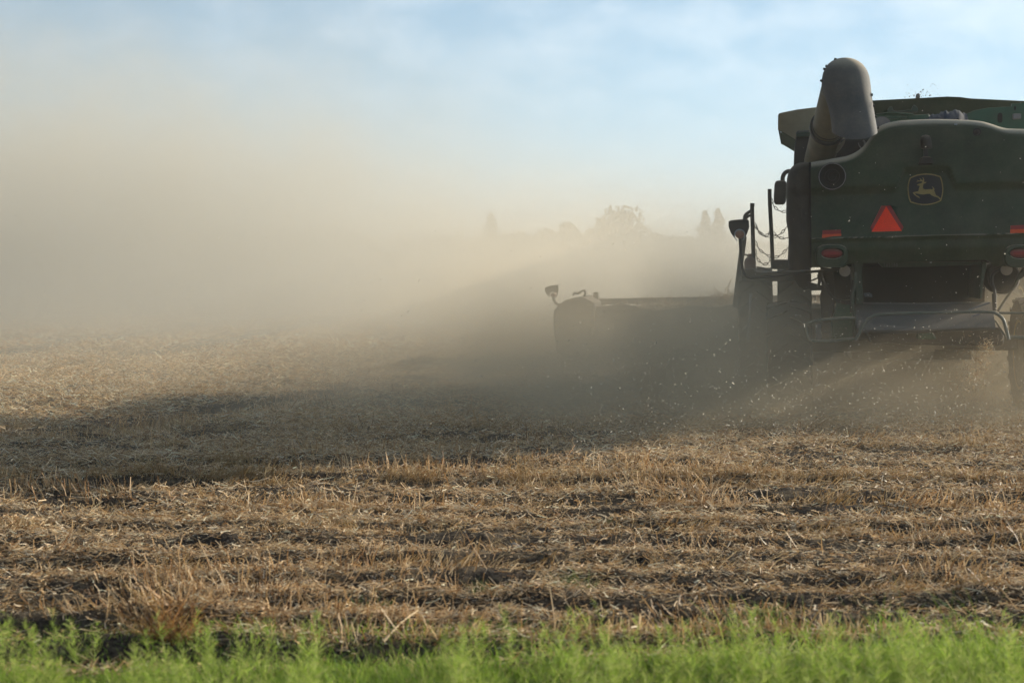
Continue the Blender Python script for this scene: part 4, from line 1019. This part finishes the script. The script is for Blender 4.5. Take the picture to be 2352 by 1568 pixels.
weed(1650, 1455, 120, 0.17, 0.08, 'pale weed standing at the edge of the verge grass', ((0.14, 0.2, 0.05), (0.1, 0.16, 0.04)))
weed(395, 1470, 170, 0.46, 0.07, 'tall dried reddish brown weed standing at the field edge on the left', ((0.30, 0.15, 0.05), (0.36, 0.22, 0.07), (0.20, 0.10, 0.04)), 'dried_weed', 'weed', None, (0.003, 0.007))
def stalk(p0, p1, r, label, mat, lift=0.02):
    a, b_ = ground_pt(*p0), ground_pt(*p1)
    for p in (a, b_): p.z = float(gz(np.array([p.x]), np.array([p.y]))[0]) + lift
    b_.z += 0.10
    o = MB().tube([Vector((0, 0, 0)), (b_ - a) * 0.5 + Vector((0, 0, 0.015)), b_ - a], [r, r * 0.85, r * 0.5], 8, 4).build('dry_stalk', mat, loc=a); tag(o, label, 'stalk', 'dry stalks lying in the stubble')
stm = simple('dry_stalk_skin', (0.44, 0.33, 0.19), 0.8, var=0.2, scale=20)
stalk((880, 1488), (960, 1438), 0.009, 'long pale dry stalk slanting up from the grass edge at the centre left', stm)
stalk((1405, 1455), (1480, 1440), 0.007, 'shorter dry stalk lying flat near the verge at the centre', stm)
def leaf(px, py, label, colr, s):
    g0 = ground_pt(px, py); z0 = float(gz(np.array([g0.x]), np.array([g0.y]))[0])
    rws = [[(x * s * wv, 0.012 * math.sin(t * 5) + x * 0.01, t * s * 3.0) for x in (-1, -0.3, 0.3, 1)] for t, wv in ((0, .3), (.25, .9), (.5, 1), (.75, .7), (1, .1))]
    o = MB().grid(rws).build('yellow_leaf', colr, loc=(g0.x, g0.y, z0)); o.rotation_euler = (0.25, 0.2, random.uniform(-0.4, 0.4)); tag(o, label, 'leaf', 'pale yellow leaves in the stubble')
lfm = simple('yellow_leaf_skin', (0.50, 0.46, 0.20), 0.7, var=0.15, scale=30)
leaf(1021, 1487, 'pale yellow leaf standing up at the grass edge near the centre', lfm, 0.022)
leaf(1400, 1195, 'pale yellow leaf in the stubble below the header shadow', lfm, 0.026)
leaf(772, 1310, 'pale yellow leaf in the stubble left of the centre', lfm, 0.022)
leaf(2026, 1140, 'small golden leaf in the stubble below the harvester', simple('golden_leaf_skin', (0.55, 0.38, 0.05), 0.7, var=0.15, scale=30), 0.022)
def stone(px, py, s, label):
    g0 = ground_pt(px, py); z0 = float(gz(np.array([g0.x]), np.array([g0.y]))[0])
    rws = []
    for i in range(1, 9):
        th_ = math.pi * i / 9
        rws.append([tuple(s * (1 + 0.28 * mnoise.noise(Vector((math.cos(a) * math.sin(th_), math.sin(a) * math.sin(th_), math.cos(th_))) * 1.3 + Vector((px, 0, 0)))) * k_ for k_ in (math.sin(th_) * math.cos(a) * 1.3, math.sin(th_) * math.sin(a), math.cos(th_) * 0.75)) for a in np.linspace(0, 2 * math.pi, 14, endpoint=False)])
    mbs = MB().grid(rws, True); mbs.add(rws[0], [tuple(range(14))]); mbs.add(rws[-1], [tuple(range(13, -1, -1))])
    o = mbs.build('stone', simple('field_stone', (0.16, 0.14, 0.12), 0.95, var=0.3, scale=20), loc=(g0.x, g0.y, z0 + s * 0.45), smooth=70); tag(o, label, 'stone', 'stones in the stubble')
stone(1667, 1338, 0.045, 'grey stone lying in the stubble at the right')
stone(1180, 1268, 0.035, 'small grey stone in the dark furrow near the centre')

# ------------------------------------------------------------------ dust and haze
def vol_mat(name):
    m = bpy.data.materials.new(name); m.use_nodes = True; nt = m.node_tree; nt.nodes.clear()
    out = nt.nodes.new('ShaderNodeOutputMaterial'); pv = nt.nodes.new('ShaderNodeVolumePrincipled')
    nt.links.new(pv.outputs[0], out.inputs['Volume']); return m, nt, pv
def vol_box(name, lo_, hi_, m):
    o = MB().box([(a + b_) / 2 for a, b_ in zip(lo_, hi_)], [b_ - a for a, b_ in zip(lo_, hi_)]).build(name, m, smooth=0); return o
DUST = (0.66, 0.635, 0.56)
SOILDUST = (0.86, 0.74, 0.54)
m, nt, pv = vol_mat('thin_haze')
pv.inputs['Color'].default_value = (0.95, 0.93, 0.88, 1); pv.inputs['Density'].default_value = 0.0009; pv.inputs['Anisotropy'].default_value = 0.3
o = vol_box('haze', (-520, -40, -1.5), (520, 920, 12), m); tag(o, kind='stuff', label='thin pale haze hanging over the whole field', cat='haze')
# plume drifting left and away from the machine
m, nt, pv = vol_mat('drifting_dust')
pv.inputs['Color'].default_value = (*DUST, 1); pv.inputs['Anisotropy'].default_value = 0.25
g = position(nt); P = g.outputs['Position']; sx = nt.nodes.new('ShaderNodeSeparateXYZ'); nt.links.new(P, sx.inputs[0])
X, Y, Z = (V(nt, sx.outputs[i]) for i in range(3))
s_ = (X - 4.5) * -0.55 + (Y - 22.0) * 0.835
t_ = (X - 4.5) * 0.835 + (Y - 22.0) * 0.55
sp_ = s_.mx(0.0)
h_ = sp_.sqrt() * 0.95 + 0.9
w_ = sp_ * 0.24 + 4.0
mp = nt.nodes.new('ShaderNodeMapping'); nt.links.new(P, mp.inputs['Vector']); mp.inputs['Scale'].default_value = (0.16, 0.12, 0.24)
nz_ = noise_v(nt, mp.outputs[0], 1.0, 4, 0.6)
dens = s_.smooth(4.0, 24.0) * (-1.0 * (t_ / w_).sq()).exp() * (-1.0 * (Z / (h_ * (nz_ * 0.9 + 0.55))).sq()).exp() * (nz_.smooth(0.25, 0.75) * 1.5 + 0.15) * 0.095
dens = dens + Y.smooth(30.0, 55.0) * (-1.0 * (Z / 4.8).sq()).exp() * 0.030 + Y.smooth(13.0, 36.0) * (-1.0 * (Z / 1.6).sq()).exp() * 0.085
nt.links.new(dens.k, pv.inputs['Density'])
o = vol_box('dust_plume', (-62, 13, -0.3), (26, 120, 24), m); tag(o, 'tall tan dust plume drifting left and away from the harvester', 'dust', kind='stuff')
m.cycles.volume_step_rate = 0.5
# low dust kicked up around the machine
m, nt, pv = vol_mat('low_dust')
pv.inputs['Color'].default_value = (*SOILDUST, 1); pv.inputs['Anisotropy'].default_value = 0.25
g = position(nt); P = g.outputs['Position']; sx = nt.nodes.new('ShaderNodeSeparateXYZ'); nt.links.new(P, sx.inputs[0])
X, Y, Z = (V(nt, sx.outputs[i]) for i in range(3))
nz_ = noise_v(nt, P, 0.55, 2, 0.55)
def blob(cx_, cy_, sx_, sy_, h, a): return (-1.0 * ((X - cx_) / sx_).sq() - ((Y - cy_) / sy_).sq() - (Z / h).sq()).exp() * a
dens = (blob(3.4, 17.6, 3.2, 1.4, 0.78, 0.95) + blob(0.0, 17.8, 3.2, 2.0, 0.95, 0.15) + blob(2.4, 17.6, 1.3, 1.6, 1.35, 0.50) + blob(1.2, 21.6, 2.6, 3.2, 1.9, 0.26) + blob(-2.5, 19.5, 6.5, 5.0, 0.9, 0.05) + blob(8.2, 17.6, 2.3, 2.2, 1.1, 0.55) + blob(9.6, 21.5, 2.2, 3.6, 1.2, 0.45) + blob(4.6, 20.5, 2.6, 2.2, 0.9, 0.30)) * (nz_.smooth(0.28, 0.72) * 1.5 + 0.2)
nt.links.new(dens.k, pv.inputs['Density'])
o = vol_box('dust_cloud', (-13, 11, -0.25), (14, 32, 5.0), m); tag(o, 'low brown dust cloud swirling around the wheels and spreader', 'dust', kind='stuff')
m.cycles.volume_step_rate = 0.5
